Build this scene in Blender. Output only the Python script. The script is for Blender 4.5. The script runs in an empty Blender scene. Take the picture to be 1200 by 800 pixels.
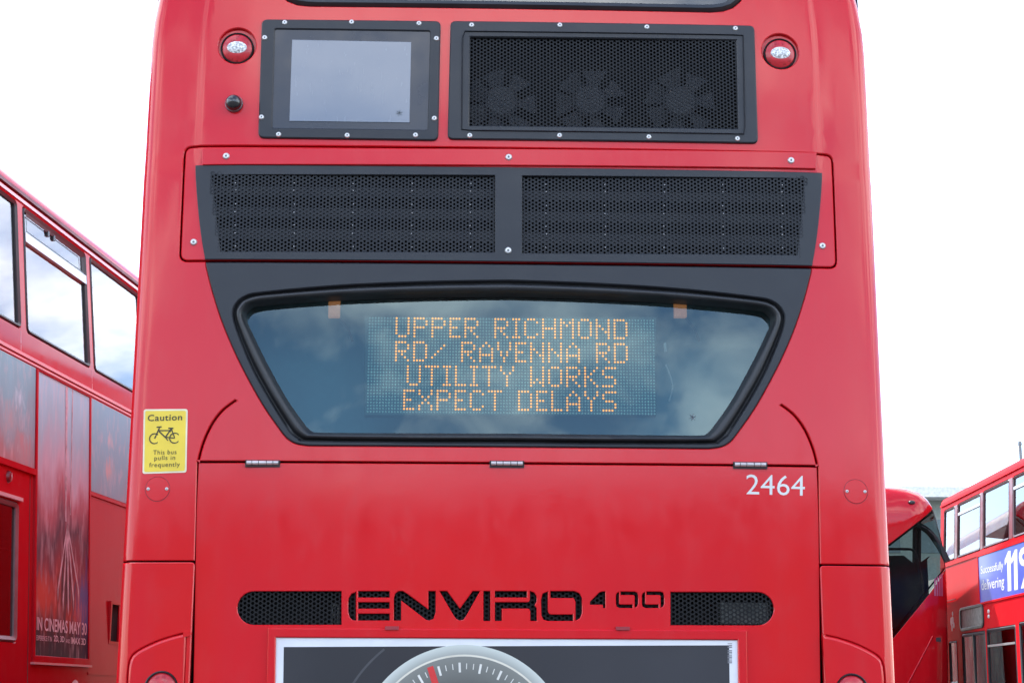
import bpy, bmesh, math, random
from mathutils import Vector, Matrix
from mathutils.geometry import delaunay_2d_cdt
random.seed(7)
R = math.radians
scn = bpy.context.scene
COL = scn.collection

# ------------------------------------------------------------------ camera
FPX, YH, YAW, ROLL = 1900.0, 818.0, 1.6, 0.18        # measured on the 1200 px wide photograph
CAM = Vector((-0.143, -5.37, 1.10))
_p = math.atan((YH - 400) / FPX)
_y = R(YAW)
_F = Vector((math.sin(_y) * math.cos(_p), math.cos(_y) * math.cos(_p), math.sin(_p)))
_R = Vector((math.cos(_y), -math.sin(_y), 0))
_U = _R.cross(_F)
_r = R(ROLL)
CR = _R * math.cos(_r) + _U * math.sin(_r)
CU = _U * math.cos(_r) - _R * math.sin(_r)
cd = bpy.data.cameras.new('camera')
cam = bpy.data.objects.new('camera', cd)
COL.objects.link(cam)
cd.sensor_width = 36
cd.lens = 36 * FPX / 1200
cd.clip_end = 3000
cam.matrix_world = Matrix(((CR.x, CU.x, -_F.x, CAM.x), (CR.y, CU.y, -_F.y, CAM.y), (CR.z, CU.z, -_F.z, CAM.z), (0, 0, 0, 1)))
scn.camera = cam

# ------------------------------------------------------------------ world, sun, exposure
SUN_EL, SUN_AZ = 52.0, -35.0       # azimuth from +Y (ahead of the camera), negative = to the left
w = bpy.data.worlds.new('World')
scn.world = w
w.use_nodes = True
nt = w.node_tree
nt.nodes.clear()
N = nt.nodes.new
out = N('ShaderNodeOutputWorld')
bg = N('ShaderNodeBackground')
sky = N('ShaderNodeTexSky')
sky.sky_type = 'NISHITA'
sky.sun_disc = False
sky.sun_elevation = R(SUN_EL)
sky.sun_rotation = R(SUN_AZ)
sky.air_density = 1.0
sky.dust_density = .7
sky.ozone_density = 2.0
tc = N('ShaderNodeTexCoord')
sep = N('ShaderNodeSeparateXYZ')
nt.links.new(tc.outputs['Generated'], sep.inputs[0])
def wmath(op, a, b):
    n = N('ShaderNodeMath'); n.operation = op
    for i, v in enumerate((a, b)):
        if isinstance(v, (int, float)): n.inputs[i].default_value = v
        else: nt.links.new(v, n.inputs[i])
    return n.outputs[0]
zc = wmath('MAXIMUM', sep.outputs[2], 0.0)
den = wmath('ADD', zc, 0.22)
cmb = N('ShaderNodeCombineXYZ')
nt.links.new(wmath('DIVIDE', sep.outputs[0], den), cmb.inputs[0])
nt.links.new(wmath('DIVIDE', sep.outputs[1], den), cmb.inputs[1])
cmb.inputs[2].default_value = 15.9
noi = N('ShaderNodeTexNoise')
noi.inputs['Scale'].default_value = 1.35
noi.inputs['Detail'].default_value = 9
noi.inputs['Roughness'].default_value = 0.58
nt.links.new(cmb.outputs[0], noi.inputs['Vector'])
ramp = N('ShaderNodeValToRGB')
ramp.color_ramp.elements[0].position = 0.50
ramp.color_ramp.elements[0].color = (0, 0, 0, 1)
ramp.color_ramp.elements[1].position = 0.64
ramp.color_ramp.elements[1].color = (1, 1, 1, 1)
nt.links.new(noi.outputs['Fac'], ramp.inputs[0])
mx = N('ShaderNodeMix')
mx.data_type = 'RGBA'
nt.links.new(ramp.outputs[0], mx.inputs['Factor'])
nt.links.new(sky.outputs[0], mx.inputs['A'])
mx.inputs['B'].default_value = (9.5, 9.7, 10.0, 1)     # sunlit cumulus, same radiance scale as the sky
nt.links.new(mx.outputs['Result'], bg.inputs['Color'])
bg.inputs['Strength'].default_value = 0.15
nt.links.new(bg.outputs[0], out.inputs[0])
sd = bpy.data.lights.new('sun', 'SUN')
sd.energy = 2.2
sd.angle = R(0.6)
sd.color = (1, 0.95, 0.88)
sun = bpy.data.objects.new('sun', sd)
COL.objects.link(sun)
_sv = Vector((math.sin(R(SUN_AZ)) * math.cos(R(SUN_EL)), math.cos(R(SUN_AZ)) * math.cos(R(SUN_EL)), math.sin(R(SUN_EL))))
sun.rotation_euler = _sv.to_track_quat('Z', 'Y').to_euler()
sun.location = _sv * 40
vs = scn.view_settings
vs.view_transform = 'Standard'
vs.look = 'None'
vs.gamma = 1
vs.use_curve_mapping = False
vs.exposure = 1.82

# ------------------------------------------------------------------ materials
def new_mat(name):
    m = bpy.data.materials.new(name)
    m.use_nodes = True
    t = m.node_tree
    return m, t, t.nodes['Principled BSDF'], t.nodes['Material Output']
def noise(t, scale, detail=4, rough=0.5, coord='Object', stretch=None):
    c = t.nodes.new('ShaderNodeTexCoord')
    n = t.nodes.new('ShaderNodeTexNoise')
    n.inputs['Scale'].default_value = scale
    n.inputs['Detail'].default_value = detail
    n.inputs['Roughness'].default_value = rough
    src = c.outputs[coord]
    if stretch:
        mp = t.nodes.new('ShaderNodeMapping')
        mp.inputs['Scale'].default_value = stretch
        t.links.new(src, mp.inputs[0]); src = mp.outputs[0]
    t.links.new(src, n.inputs['Vector'])
    return n.outputs['Fac']
def mapr(t, src, a, b, c, d):
    n = t.nodes.new('ShaderNodeMapRange')
    for k, v in zip(('From Min', 'From Max', 'To Min', 'To Max'), (a, b, c, d)): n.inputs[k].default_value = v
    t.links.new(src, n.inputs[0])
    return n.outputs[0]
def bumpn(t, src, strength, dist, normal=None):
    b = t.nodes.new('ShaderNodeBump')
    b.inputs['Strength'].default_value = strength
    b.inputs['Distance'].default_value = dist
    t.links.new(src, b.inputs['Height'])
    if normal: t.links.new(normal, b.inputs['Normal'])
    return b.outputs[0]
def mixc(t, fac, a, b):
    n = t.nodes.new('ShaderNodeMix'); n.data_type = 'RGBA'
    t.links.new(fac, n.inputs['Factor'])
    for k, v in (('A', a), ('B', b)):
        if isinstance(v, tuple): n.inputs[k].default_value = (*v, 1)
        else: t.links.new(v, n.inputs[k])
    return n.outputs['Result']

def plain(name, col, rough=0.5, metal=0.0, coat=0.0, var=0.08, emit=0.0, emc=None, scale=9, bump=0.0, spec=0.5):
    m, t, b, o = new_mat(name)
    n = noise(t, scale, 5)
    dark = tuple(c * (1 - var * 2.2) for c in col); lite = tuple(min(1, c * (1 + var)) for c in col)
    t.links.new(mixc(t, mapr(t, n, .3, .7, 0, 1), dark, lite), b.inputs['Base Color'])
    t.links.new(mapr(t, n, .3, .7, max(0.02, rough - .06), min(1, rough + .08)), b.inputs['Roughness'])
    b.inputs['Metallic'].default_value = metal
    b.inputs['Coat Weight'].default_value = coat
    b.inputs['Specular IOR Level'].default_value = spec
    if bump: t.links.new(bumpn(t, noise(t, 60, 3), bump, .002), b.inputs['Normal'])
    if emit:
        b.inputs['Emission Color'].default_value = (*(emc or col), 1)
        b.inputs['Emission Strength'].default_value = emit
    return m

def bus_paint(name, col, coat_rough=0.08, wave=0.0022, dirt=0.5):
    m, t, b, o = new_mat(name)
    big = noise(t, 0.9, 3, .5)
    fine = noise(t, 14, 6, .6, stretch=(1, 1, .55))
    streak = noise(t, 5, 5, .6, stretch=(3.2, 3.2, .22))
    base = mixc(t, mapr(t, big, .3, .7, 0, 1), col, tuple(c * .92 for c in col))
    d = t.nodes.new('ShaderNodeMath'); d.operation = 'MULTIPLY'
    t.links.new(mapr(t, fine, .45, .8, 0, 1), d.inputs[0]); t.links.new(mapr(t, streak, .4, .75, 0, 1), d.inputs[1])
    t.links.new(mixc(t, mapr(t, d.outputs[0], 0, .5, 0, .10 * dirt), base, (.34, .17, .16)), b.inputs['Base Color'])
    b.inputs['Roughness'].default_value = .42
    b.inputs['Specular IOR Level'].default_value = .0
    b.inputs['Coat Weight'].default_value = 1
    b.inputs['Coat IOR'].default_value = 1.46
    t.links.new(mapr(t, fine, .3, .75, coat_rough, coat_rough + .08), b.inputs['Coat Roughness'])
    wv = bumpn(t, noise(t, 1.7, 2, .4, stretch=(1, 1, .8)), 1.0, wave)
    peel = bumpn(t, noise(t, 90, 2, .5), .12, .0005, wv)
    t.links.new(peel, b.inputs['Coat Normal'])
    return m

def glass_mat(name, tint, ior=1.5, extra=0.0, rough=0.01, wave=0.0, gtint=(1, 1, 1)):
    m, t, b, o = new_mat(name)
    t.nodes.remove(b)
    tr = t.nodes.new('ShaderNodeBsdfTransparent'); tr.inputs[0].default_value = (*tint, 1)
    gl = t.nodes.new('ShaderNodeBsdfGlossy'); gl.inputs['Roughness'].default_value = rough; gl.inputs['Color'].default_value = (*gtint, 1)
    fr = t.nodes.new('ShaderNodeFresnel'); fr.inputs[0].default_value = ior
    f = t.nodes.new('ShaderNodeMath'); f.operation = 'ADD'; f.use_clamp = True
    t.links.new(fr.outputs[0], f.inputs[0]); f.inputs[1].default_value = extra
    if wave:
        nb = bumpn(t, noise(t, 2.2, 1, .4), 1, wave)
        t.links.new(nb, gl.inputs['Normal'])
    ms = t.nodes.new('ShaderNodeMixShader')
    t.links.new(f.outputs[0], ms.inputs[0]); t.links.new(tr.outputs[0], ms.inputs[1]); t.links.new(gl.outputs[0], ms.inputs[2])
    t.links.new(ms.outputs[0], o.inputs[0])
    return m

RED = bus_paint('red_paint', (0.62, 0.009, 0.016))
RED2 = bus_paint('red_paint_shaded', (0.42, 0.010, 0.020), .07)  # base darkened for the shade between the parked buses
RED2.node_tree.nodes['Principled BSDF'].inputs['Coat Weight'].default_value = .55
REDD = bus_paint('red_paint_deep', (0.50, 0.006, 0.012), .05, .01)
SLATE = plain('slate_panel', (0.017, 0.019, 0.025), .42, coat=.05, var=.07, bump=.15, spec=.4)
SLATE2 = plain('slate_mesh', (0.014, 0.016, 0.021), .5, var=.1, spec=.3)
BLACKP = plain('black_mesh', (0.007, 0.007, 0.008), .5, var=.1, spec=.2)
RUBBER = plain('rubber', (0.020, 0.021, 0.024), .42, var=.1)
VOID = plain('dark_void', (0.006, 0.006, 0.007), .9, var=.1)  # near-black shade for gaps and mesh backings; also colours the lamp bezel
STEEL = plain('bolt_steel', (0.62, 0.61, 0.60), .38, .75, var=.12)
STEELD = plain('bolt_socket', (0.14, 0.15, 0.15), .5, .5)
ALU = plain('aluminium', (0.55, 0.56, 0.57), .4, .8)
WHITE = plain('white_print', (0.66, 0.66, 0.64), .5, var=.03)
GLASS = glass_mat('window_glass', (0.70, 0.80, 0.82), 1.7, .07)
DGLASS = glass_mat('display_glass', (0.46, 0.60, 0.62), 1.5, .048, .02, .003, (.72, .94, .98))
TGLASS = glass_mat('tinted_glass', (0.20, 0.24, 0.23), 1.5, .03)

# ------------------------------------------------------------------ geometry helpers
def tag(o, label, cat, group=None, kind=None):
    o['label'] = label
    if cat: o['category'] = cat
    if group: o['group'] = group
    if kind: o['kind'] = kind
    return o
def empty(name, loc=(0, 0, 0), rz=0.0):
    o = bpy.data.objects.new(name, None)
    o.location = loc; o.rotation_euler = (0, 0, rz)
    o.empty_display_size = .3
    COL.objects.link(o)
    return o
def finish(name, me, mat, parent, ang=35):
    for p in me.polygons: p.use_smooth = True
    me.set_sharp_from_angle(angle=R(ang))
    me.materials.append(mat)
    o = bpy.data.objects.new(name, me)
    COL.objects.link(o)
    if parent: o.parent = parent
    return o
def mesh(name, v, f, mat, parent=None, ang=35):
    me = bpy.data.meshes.new(name)
    me.from_pydata([tuple(p) for p in v], [], f)
    me.validate()
    me.update()
    return finish(name, me, mat, parent, ang)
class MB:
    """collects simple solids into one mesh"""
    def __init__(s): s.v = []; s.f = []
    def add(s, v, f):
        k = len(s.v); s.v += [tuple(p) for p in v]; s.f += [[i + k for i in q] for q in f]; return s
    def box(s, x0, x1, y0, y1, z0, z1):
        v = [(x, y, z) for x in (x0, x1) for y in (y0, y1) for z in (z0, z1)]
        return s.add(v, [(0, 1, 3, 2), (4, 6, 7, 5), (0, 4, 5, 1), (2, 3, 7, 6), (0, 2, 6, 4), (1, 5, 7, 3)])
    def tube(s, pts, r, n=8):
        pts = [Vector(p) for p in pts]; rings = []
        for i, p in enumerate(pts):
            d = (pts[min(i + 1, len(pts) - 1)] - pts[max(i - 1, 0)]).normalized()
            a = d.cross(Vector((0, 0, 1)));
            if a.length < .05: a = d.cross(Vector((0, 1, 0)))
            a.normalize(); b = d.cross(a); rr = r[i] if isinstance(r, (list, tuple)) else r
            rings.append([p + (a * math.cos(2 * math.pi * k / n) + b * math.sin(2 * math.pi * k / n)) * rr for k in range(n)])
        v = [q for g in rings for q in g]; f = []
        for i in range(len(rings) - 1):
            for k in range(n): f.append((i * n + k, i * n + (k + 1) % n, (i + 1) * n + (k + 1) % n, (i + 1) * n + k))
        f.append(tuple(range(n - 1, -1, -1))); f.append(tuple(range((len(rings) - 1) * n, len(rings) * n)))
        return s.add(v, f)
    def lathe(s, prof, n=24, sx=1.0, sz=1.0, c=(0, 0, 0)):
        """profile (radius, y) revolved about the Y axis, front towards -Y"""
        v = []; f = []
        for r, y in prof:
            for k in range(n):
                a = 2 * math.pi * k / n
                v.append((c[0] + r * sx * math.cos(a), c[1] + y, c[2] + r * sz * math.sin(a)))
        for i in range(len(prof) - 1):
            for k in range(n): f.append((i * n + k, (i + 1) * n + k, (i + 1) * n + (k + 1) % n, i * n + (k + 1) % n))
        f.append(tuple(range(n))[::-1] if prof[0][0] > 1e-5 else tuple(range(n))[::-1])
        f.append(tuple(range((len(prof) - 1) * n, len(prof) * n)))
        return s.add(v, f)
    def build(s, name, mat, parent=None, ang=35): return mesh(name, s.v, s.f, mat, parent, ang)

def area(p): return sum(p[i][0] * p[(i + 1) % len(p)][1] - p[(i + 1) % len(p)][0] * p[i][1] for i in range(len(p))) / 2
def inside(p, x, z):
    c = False; j = len(p) - 1
    for i in range(len(p)):
        xi, zi = p[i]; xj, zj = p[j]
        if (zi > z) != (zj > z) and x < (xj - xi) * (z - zi) / (zj - zi) + xi: c = not c
        j = i
    return c
def offset(p, d):
    """shift a loop to its left side by d"""
    n = len(p); o = []
    for i in range(n):
        a = Vector(p[i - 1]); b = Vector(p[i]); c = Vector(p[(i + 1) % n])
        e1 = (b - a); e2 = (c - b)
        if e1.length < 1e-9 or e2.length < 1e-9: o.append(p[i]); continue
        e1.normalize(); e2.normalize()
        n1 = Vector((-e1.y, e1.x)); n2 = Vector((-e2.y, e2.x))
        m = n1 + n2
        if m.length < 1e-6: m = n1.copy()
        m.normalize()
        k = d / max(.35, m.dot(n1))
        o.append((b.x + m.x * k, b.y + m.y * k))
    return o
def dedupe(p, eps=1e-5):
    o = []
    for q in p:
        if not o or abs(q[0] - o[-1][0]) + abs(q[1] - o[-1][1]) > eps: o.append(q)
    if abs(o[0][0] - o[-1][0]) + abs(o[0][1] - o[-1][1]) < eps: o.pop()
    return o
def panel(name, outer, mat, parent, holes=(), depth=.03, bev=.003, lift=0.0, bend=None, ucuts=(), zcuts=(), ang=32):
    outer = dedupe(list(outer))
    if area(outer) < 0: outer = outer[::-1]
    loops = [outer]
    for h in holes:
        h = dedupe(list(h))
        if area(h) > 0: h = h[::-1]
        loops.append(h)
    ins = [offset(l, bev) if bev else list(l) for l in loops]
    pv = []; pe = []
    for l in ins:
        k = len(pv); pv += [Vector(q) for q in l]; pe += [(k + i, k + (i + 1) % len(l)) for i in range(len(l))]
    rv, re, rf, *_ = delaunay_2d_cdt(pv, pe, [], 0, 1e-7)
    bm = bmesh.new()
    fv = [bm.verts.new((q.x, lift, q.y)) for q in rv]
    for f in rf:
        cx = sum(rv[i].x for i in f) / 3; cz = sum(rv[i].y for i in f) / 3
        if inside(ins[0], cx, cz) and not any(inside(h, cx, cz) for h in ins[1:]):
            try: bm.faces.new([fv[i] for i in f])
            except ValueError: pass
    for l, i_ in zip(loops, ins):
        n = len(l)
        a = [bm.verts.new((q[0], lift, q[1])) for q in i_]
        b = [bm.verts.new((q[0], lift + bev, q[1])) for q in l]
        c = [bm.verts.new((q[0], lift + depth, q[1])) for q in l]
        for i in range(n):
            j = (i + 1) % n
            if bev: bm.faces.new((a[i], b[i], b[j], a[j]))
            bm.faces.new((b[i], c[i], c[j], b[j]))
    bmesh.ops.remove_doubles(bm, verts=bm.verts, dist=2e-6)
    for u in ucuts:
        bmesh.ops.bisect_plane(bm, geom=bm.verts[:] + bm.edges[:] + bm.faces[:], plane_co=(u, 0, 0), plane_no=(1, 0, 0), dist=1e-6)
    for z in zcuts:
        bmesh.ops.bisect_plane(bm, geom=bm.verts[:] + bm.edges[:] + bm.faces[:], plane_co=(0, 0, z), plane_no=(0, 0, 1), dist=1e-6)
    if bend in (bs, bend_main) and not ucuts:
        for u in UC:
            bmesh.ops.bisect_plane(bm, geom=bm.verts[:] + bm.edges[:] + bm.faces[:], plane_co=(u, 0, 0), plane_no=(1, 0, 0), dist=1e-6)
    if bend:
        for v in bm.verts:
            r = bend(v.co.x, v.co.z)
            if isinstance(r, tuple): v.co.x, dy, v.co.z = r; v.co.y += dy
            else: v.co.y += r
    loose = [v for v in bm.verts if not v.link_faces]
    bmesh.ops.delete(bm, geom=loose, context='VERTS')
    bm.normal_update()
    me = bpy.data.meshes.new(name)
    bm.to_mesh(me); bm.free()
    return finish(name, me, mat, parent, ang)

def rrect(x0, x1, z0, z1, r, n=6):
    o = []
    for cx, cz, a0 in ((x1 - r, z1 - r, 0), (x0 + r, z1 - r, 90), (x0 + r, z0 + r, 180), (x1 - r, z0 + r, 270)):
        for k in range(n + 1):
            a = R(a0 + 90 * k / n); o.append((cx + r * math.cos(a), cz + r * math.sin(a)))
    return o
def round_poly(p, rad, n=5):
    """round every corner of a polygon with the given radius (or list of radii)"""
    o = []; N_ = len(p)
    for i in range(N_):
        a, b, c = Vector(p[i - 1]), Vector(p[i]), Vector(p[(i + 1) % N_])
        r = rad[i] if isinstance(rad, (list, tuple)) else rad
        if r <= 0: o.append((b.x, b.y)); continue
        d1 = (a - b).normalized(); d2 = (c - b).normalized()
        r = min(r, .49 * (a - b).length, .49 * (c - b).length)
        s, e = b + d1 * r, b + d2 * r
        for k in range(n + 1):
            t = k / n
            q = s * (1 - t) ** 2 + b * 2 * t * (1 - t) + e * t * t
            o.append((q.x, q.y))
    return o
def spline(pts, n=8):
    """Catmull-Rom through 2-D points (open)"""
    o = []
    for i in range(len(pts) - 1):
        p0 = Vector(pts[max(i - 1, 0)]); p1 = Vector(pts[i]); p2 = Vector(pts[i + 1]); p3 = Vector(pts[min(i + 2, len(pts) - 1)])
        for k in range(n):
            t = k / n
            q = .5 * ((2 * p1) + (p2 - p0) * t + (2 * p0 - 5 * p1 + 4 * p2 - p3) * t * t + (3 * p1 - p0 - 3 * p2 + p3) * t ** 3)
            o.append((q.x, q.y))
    o.append(tuple(pts[-1]))
    return o
def resample(loop, n):
    L = [Vector(p) for p in loop] + [Vector(loop[0])]
    d = [0]
    for i in range(len(L) - 1): d.append(d[-1] + (L[i + 1] - L[i]).length)
    o = []; j = 0
    for k in range(n):
        s = d[-1] * k / n
        while d[j + 1] < s: j += 1
        t = (s - d[j]) / max(1e-9, d[j + 1] - d[j])
        q = L[j].lerp(L[j + 1], t); o.append((q.x, q.y))
    return o
def loft(name, loops, ys, mat, parent, bend=None, ang=50):
    n = len(loops[0]); v = []; f = []
    for l, y in zip(loops, ys):
        for q in l: v.append((q[0], y + (bend(q[0], q[1]) if bend else 0), q[1]))
    for i in range(len(loops) - 1):
        for k in range(n): f.append((i * n + k, i * n + (k + 1) % n, (i + 1) * n + (k + 1) % n, (i + 1) * n + k))
    return mesh(name, v, f, mat, parent, ang)

def hexmesh(name, x0, x1, z0, z1, mat, parent, y=0.0, pitch=.0136, hole=.60, thick=.004, clip=None):
    """perforated sheet: staggered holes, every hole a real opening with a wall"""
    Rc = pitch / math.sqrt(3); dx = 1.5 * Rc; v = []; f = []
    nc = int((x1 - x0) / dx); nr = int((z1 - z0) / pitch)
    ca = [(math.cos(R(60 * k)), math.sin(R(60 * k))) for k in range(6)]
    for i in range(nc + 1):
        for j in range(nr + 1):
            cx = x0 + i * dx; cz = z0 + j * pitch + (pitch / 2 if i % 2 else 0)
            if clip and not clip(cx, cz): continue
            k = len(v)
            for a, b in ca: v.append((cx + Rc * a, y, cz + Rc * b))
            for a, b in ca: v.append((cx + Rc * hole * a, y, cz + Rc * hole * b))
            for a, b in ca: v.append((cx + Rc * hole * a, y + thick, cz + Rc * hole * b))
            for q in range(6):
                r = (q + 1) % 6
                f.append((k + q, k + 6 + q, k + 6 + r, k + r)); f.append((k + 6 + q, k + 12 + q, k + 12 + r, k + 6 + r))
    return mesh(name, v, f, mat, parent, 20)

def text_mesh(body, bold=0.0, spacing=1.0):
    cu = bpy.data.curves.new('t', 'FONT'); cu.body = body; cu.size = 1; cu.offset = bold; cu.space_character = spacing
    cu.resolution_u = 3; cu.fill_mode = 'FRONT'
    ob = bpy.data.objects.new('t', cu); COL.objects.link(ob)
    bpy.context.view_layer.update()
    dg = bpy.context.evaluated_depsgraph_get()
    me = ob.evaluated_get(dg).to_mesh()
    v = [(p.co.x, p.co.y) for p in me.vertices]; f = [tuple(p.vertices) for p in me.polygons]
    ob.evaluated_get(dg).to_mesh_clear()
    bpy.data.objects.remove(ob); bpy.data.curves.remove(cu)
    return v, f
def lettering(name, body, quad, mat, parent, y=-.002, bold=0.0, spacing=1.0, bend=None):
    """text fitted into a quad given as four (u, z) corners: BL, BR, TR, TL"""
    v, f = text_mesh(body, bold, spacing)
    xs = [p[0] for p in v]; zs = [p[1] for p in v]
    x0, x1, z0, z1 = min(xs), max(xs), min(zs), max(zs); o = []
    bl, br, tr, tl = [Vector(q) for q in quad]
    for px, pz in v:
        a = (px - x0) / (x1 - x0); b = (pz - z0) / (z1 - z0)
        q = bl.lerp(br, a).lerp(tl.lerp(tr, a), b)
        o.append((q.x, y + (bend(q.x, q.y) if bend else 0), q.y))
    return mesh(name, o, f, mat, parent)

class Face:
    """a vertical plane of a vehicle: u runs along it, z up, local +y into the vehicle"""
    def __init__(s, O, ang):
        s.O = Vector((O[0], O[1], 0)); s.ang = ang
        s.X = Vector((math.cos(ang), math.sin(ang), 0)); s.Y = Vector((-math.sin(ang), math.cos(ang), 0))
    def __call__(s, px, py, d=0.0):
        r = _F + CR * ((px - 600) / FPX) - CU * ((py - 400) / FPX)
        t = (d - (CAM - s.O).dot(s.Y)) / r.dot(s.Y)
        P = CAM + r * t
        return ((P - s.O).dot(s.X), P.z)
    def poly(s, *pts, d=0.0): return [s(a, b, d) for a, b in pts]
def on_line(vp, px, z):
    """side plane running towards a vanishing point, through the spot where a pixel's ray reaches height z"""
    r = _F + CR * ((vp[0] - 600) / FPX) - CU * ((vp[1] - 400) / FPX)
    q = _F + CR * ((px[0] - 600) / FPX) - CU * ((px[1] - 400) / FPX)
    P = CAM + q * ((z - CAM.z) / q.z)
    return P, math.atan2(r.y, r.x)
def copy_to(o, loc, parent=None, rot=None):
    c = o.copy(); COL.objects.link(c); c.location = loc
    if rot: c.rotation_euler = rot
    c.parent = parent or o.parent
    return c

# ------------------------------------------------------------------ ground
gm, t, b, o = new_mat('asphalt')
g1 = noise(t, .35, 4); g2 = noise(t, 55, 4, .7)
c1 = mixc(t, mapr(t, g1, .35, .65, 0, 1), (.045, .045, .047), (.085, .083, .08))
t.links.new(mixc(t, mapr(t, g2, .4, .7, 0, .5), c1, (.12, .12, .12)), b.inputs['Base Color'])
b.inputs['Roughness'].default_value = .85
t.links.new(bumpn(t, g2, .5, .006), b.inputs['Normal'])
gr = mesh('ground', [(-900, -900, 0), (900, -900, 0), (900, 900, 0), (-900, 900, 0)], [(0, 1, 2, 3)], gm)
tag(gr, 'grey asphalt yard under the parked buses', 'ground', kind='structure')

# ------------------------------------------------------------------ main bus
BUS = empty('double_decker_bus')
tag(BUS, 'large red double-decker seen square from behind with lit amber message board', 'bus')
M = Face((0, 0), 0.0)
HW = 1.282
def inset(z):
    return 0.0 if z < 3.36 else min(.3, .42 * (z - 3.36) ** 2)
def lean(z):
    y = 0.0
    if z > 3.05: y += .05 * (z - 3.05) ** 2
    if z > 3.9: y += .30 * (1 - math.sqrt(max(0, 1 - min(1, (z - 3.9) / .40) ** 2)))
    return y
def bulge(x, z):
    a = abs(x)
    y = .010 * min(a / .93, 1) ** 2
    if a > .93:
        d = a - .93; y += .035 * d + .12 * d * d
    q = max(0.0, min(1.0, (a - 1.072) / .03)); kz = max(0.0, min(1.0, (z - 2.86) / .10)); y += .006 * q * q * (3 - 2 * q) * kz
    rc = .055
    if a > HW - rc:
        q = min(1, (a - (HW - rc)) / rc); y += rc * (1 - math.sqrt(max(0, 1 - q * q)))
    return y + lean(z)
def bend(x, z):
    a = abs(x); k = max(0, (a - .75) / (HW - .75))
    return (x - math.copysign(inset(z) * k, x), bulge(x, z), z)
def bs(x, z): return bulge(x, z)
bend_main = bend
UC = [s * (.2 * i) for i in range(1, 5) for s in (-1, 1)] + [0] + [s * q for s in (-1, 1) for q in
      (.9, .93, .96, 1.0, 1.05, 1.072, 1.08, 1.087, 1.094, 1.102, 1.15, 1.19, 1.215, HW - .055, HW - .046, HW - .037, HW - .028, HW - .02, HW - .013, HW - .007, HW - .003, HW - .001)]
ZC = [2.86, 2.885, 2.91, 2.935, 2.96, 3.05, 3.2, 3.36, 3.45, 3.55, 3.65, 3.75, 3.85, 3.95, 4.05, 4.12, 4.18, 4.22, 4.26]
def mir(p): return [(-x, z) for x, z in p][::-1]

G = .0030                                            # half width of a shut line
# outlines on the rear face, from the photograph (left half mirrored)
zt, zb = M(595, 173)[1], M(595, 309)[1]
hatch = round_poly([(-1.134, zb), (1.134, zb), (1.136, zt), (-1.136, zt)], .032)
sl = spline([M(240, 308), M(249, 343), M(262, 382), M(281, 425), M(306, 471), M(327, 502)], 6) + spline([M(327, 502), M(336, 513), M(347, 519.5), M(362, 522)], 5)[1:]
surround = sl + mir(sl)
surround = [(x, min(z, zb)) for x, z in surround]
gl_o = spline([M(340, 506), M(325, 483), M(300, 440), M(283, 402), M(273, 372), M(275, 357), M(287, 346.5), M(310, 342), M(400, 334.5), M(500, 330.5), M(595, 329)], 6)
gl_o = gl_o + mir(gl_o)[1:]
gbot = spline([M(340, 506), M(350, 513.5), M(364, 516), M(480, 518), M(595, 518.5)], 5)[1:]
win_o = gl_o[:-1] + mir(gbot)[0:0] + [(-x, z) for x, z in [M(340, 506)]] + [(-x, z) for x, z in gbot[:-1]] + gbot[::-1]
gl_i = spline([M(359, 499), M(335, 465), M(309, 418), M(293, 385), M(286, 368), M(291, 358.5), M(305, 354), M(400, 348), M(500, 345), M(595, 344)], 6)
gi_b = spline([M(359, 499), M(365, 503.5), M(378, 505.5), M(480, 506.5), M(595, 507)], 5)[1:]
win_i = gl_i + mir(gl_i)[1:-1] + [(-x, z) for x, z in [M(359, 499)]] + [(-x, z) for x, z in gi_b[:-1]] + gi_b[::-1]

arc = spline([M(231, 541), M(237, 519), M(247, 497), M(260, 480), M(276, 468)], 6)      # crease left of the window, tip last
aL_out = [(x - G, z + G * .6) for x, z in arc]
aL_in = [(x + G, z - G * .6) for x, z in arc]
xs_ = M(228, 659)[0]; zp = M(595, 659)[1]; zc_ = M(595, 542.5)[1]
ZTOP = 4.27
left_out = [(-HW, ZTOP), (-HW, zp + G), (xs_ - G, zp + G)] + aL_out + aL_in[::-1]
body = [(q[0], q[1]) for q in left_out]
body[-1] = (body[-1][0], zc_ + G)
right = mir(left_out); right[0] = (right[0][0], zc_ + G)
body = body + right
UW = round_poly([(-.835, M(595, 9)[1]), (.835, M(595, 9)[1]), (.92, 4.0), (-.92, 4.0)], [.12, .12, .16, .16])
bc = []                                              # brake light recesses
for px, py in ((277, 54), (915.5, 60.5)): bc.append(M(px, py))
holes = [hatch, surround, UW] + [[(cx + .067 * math.cos(a * math.pi / 18), cz + .007 + .068 * math.sin(a * math.pi / 18)) for a in range(36)] for cx, cz in bc]
def union_hatch_surround():
    sl_ = [q for q in sl]; sr_ = mir(sl)
    top = [(x, z) for x, z in hatch]
    # hatch runs: bottom-left corner ... ; walk: surround left from the bottom edge of the hatch down, across, up, then round the hatch
    br_ = [q for q in hatch if q[0] > 0]; bl_ = [q for q in hatch if q[0] < 0]
    loop = [(sl_[0][0], zb)] + sl_[1:] + sr_[:-1] + [(sr_[-1][0], zb)]
    # hatch vertices counter-clockwise starting at the bottom right corner
    k0 = min(range(len(hatch)), key=lambda i: (hatch[i][1] - zb) ** 2 + (hatch[i][0] - 1.10) ** 2)
    ring = hatch[k0:] + hatch[:k0]
    ring = [q for q in ring if not (abs(q[1] - zb) < 1e-6 and abs(q[0]) < .99)]
    return loop + ring
opening = dedupe(union_hatch_surround())
fan_cut = M.poly((545, 152), (869, 155), (867, 43), (547, 40))
rb = panel('rear_body', body, RED, BUS, holes=[opening, UW, fan_cut] + holes[3:], bend=bend, ucuts=UC, zcuts=ZC)

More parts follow.
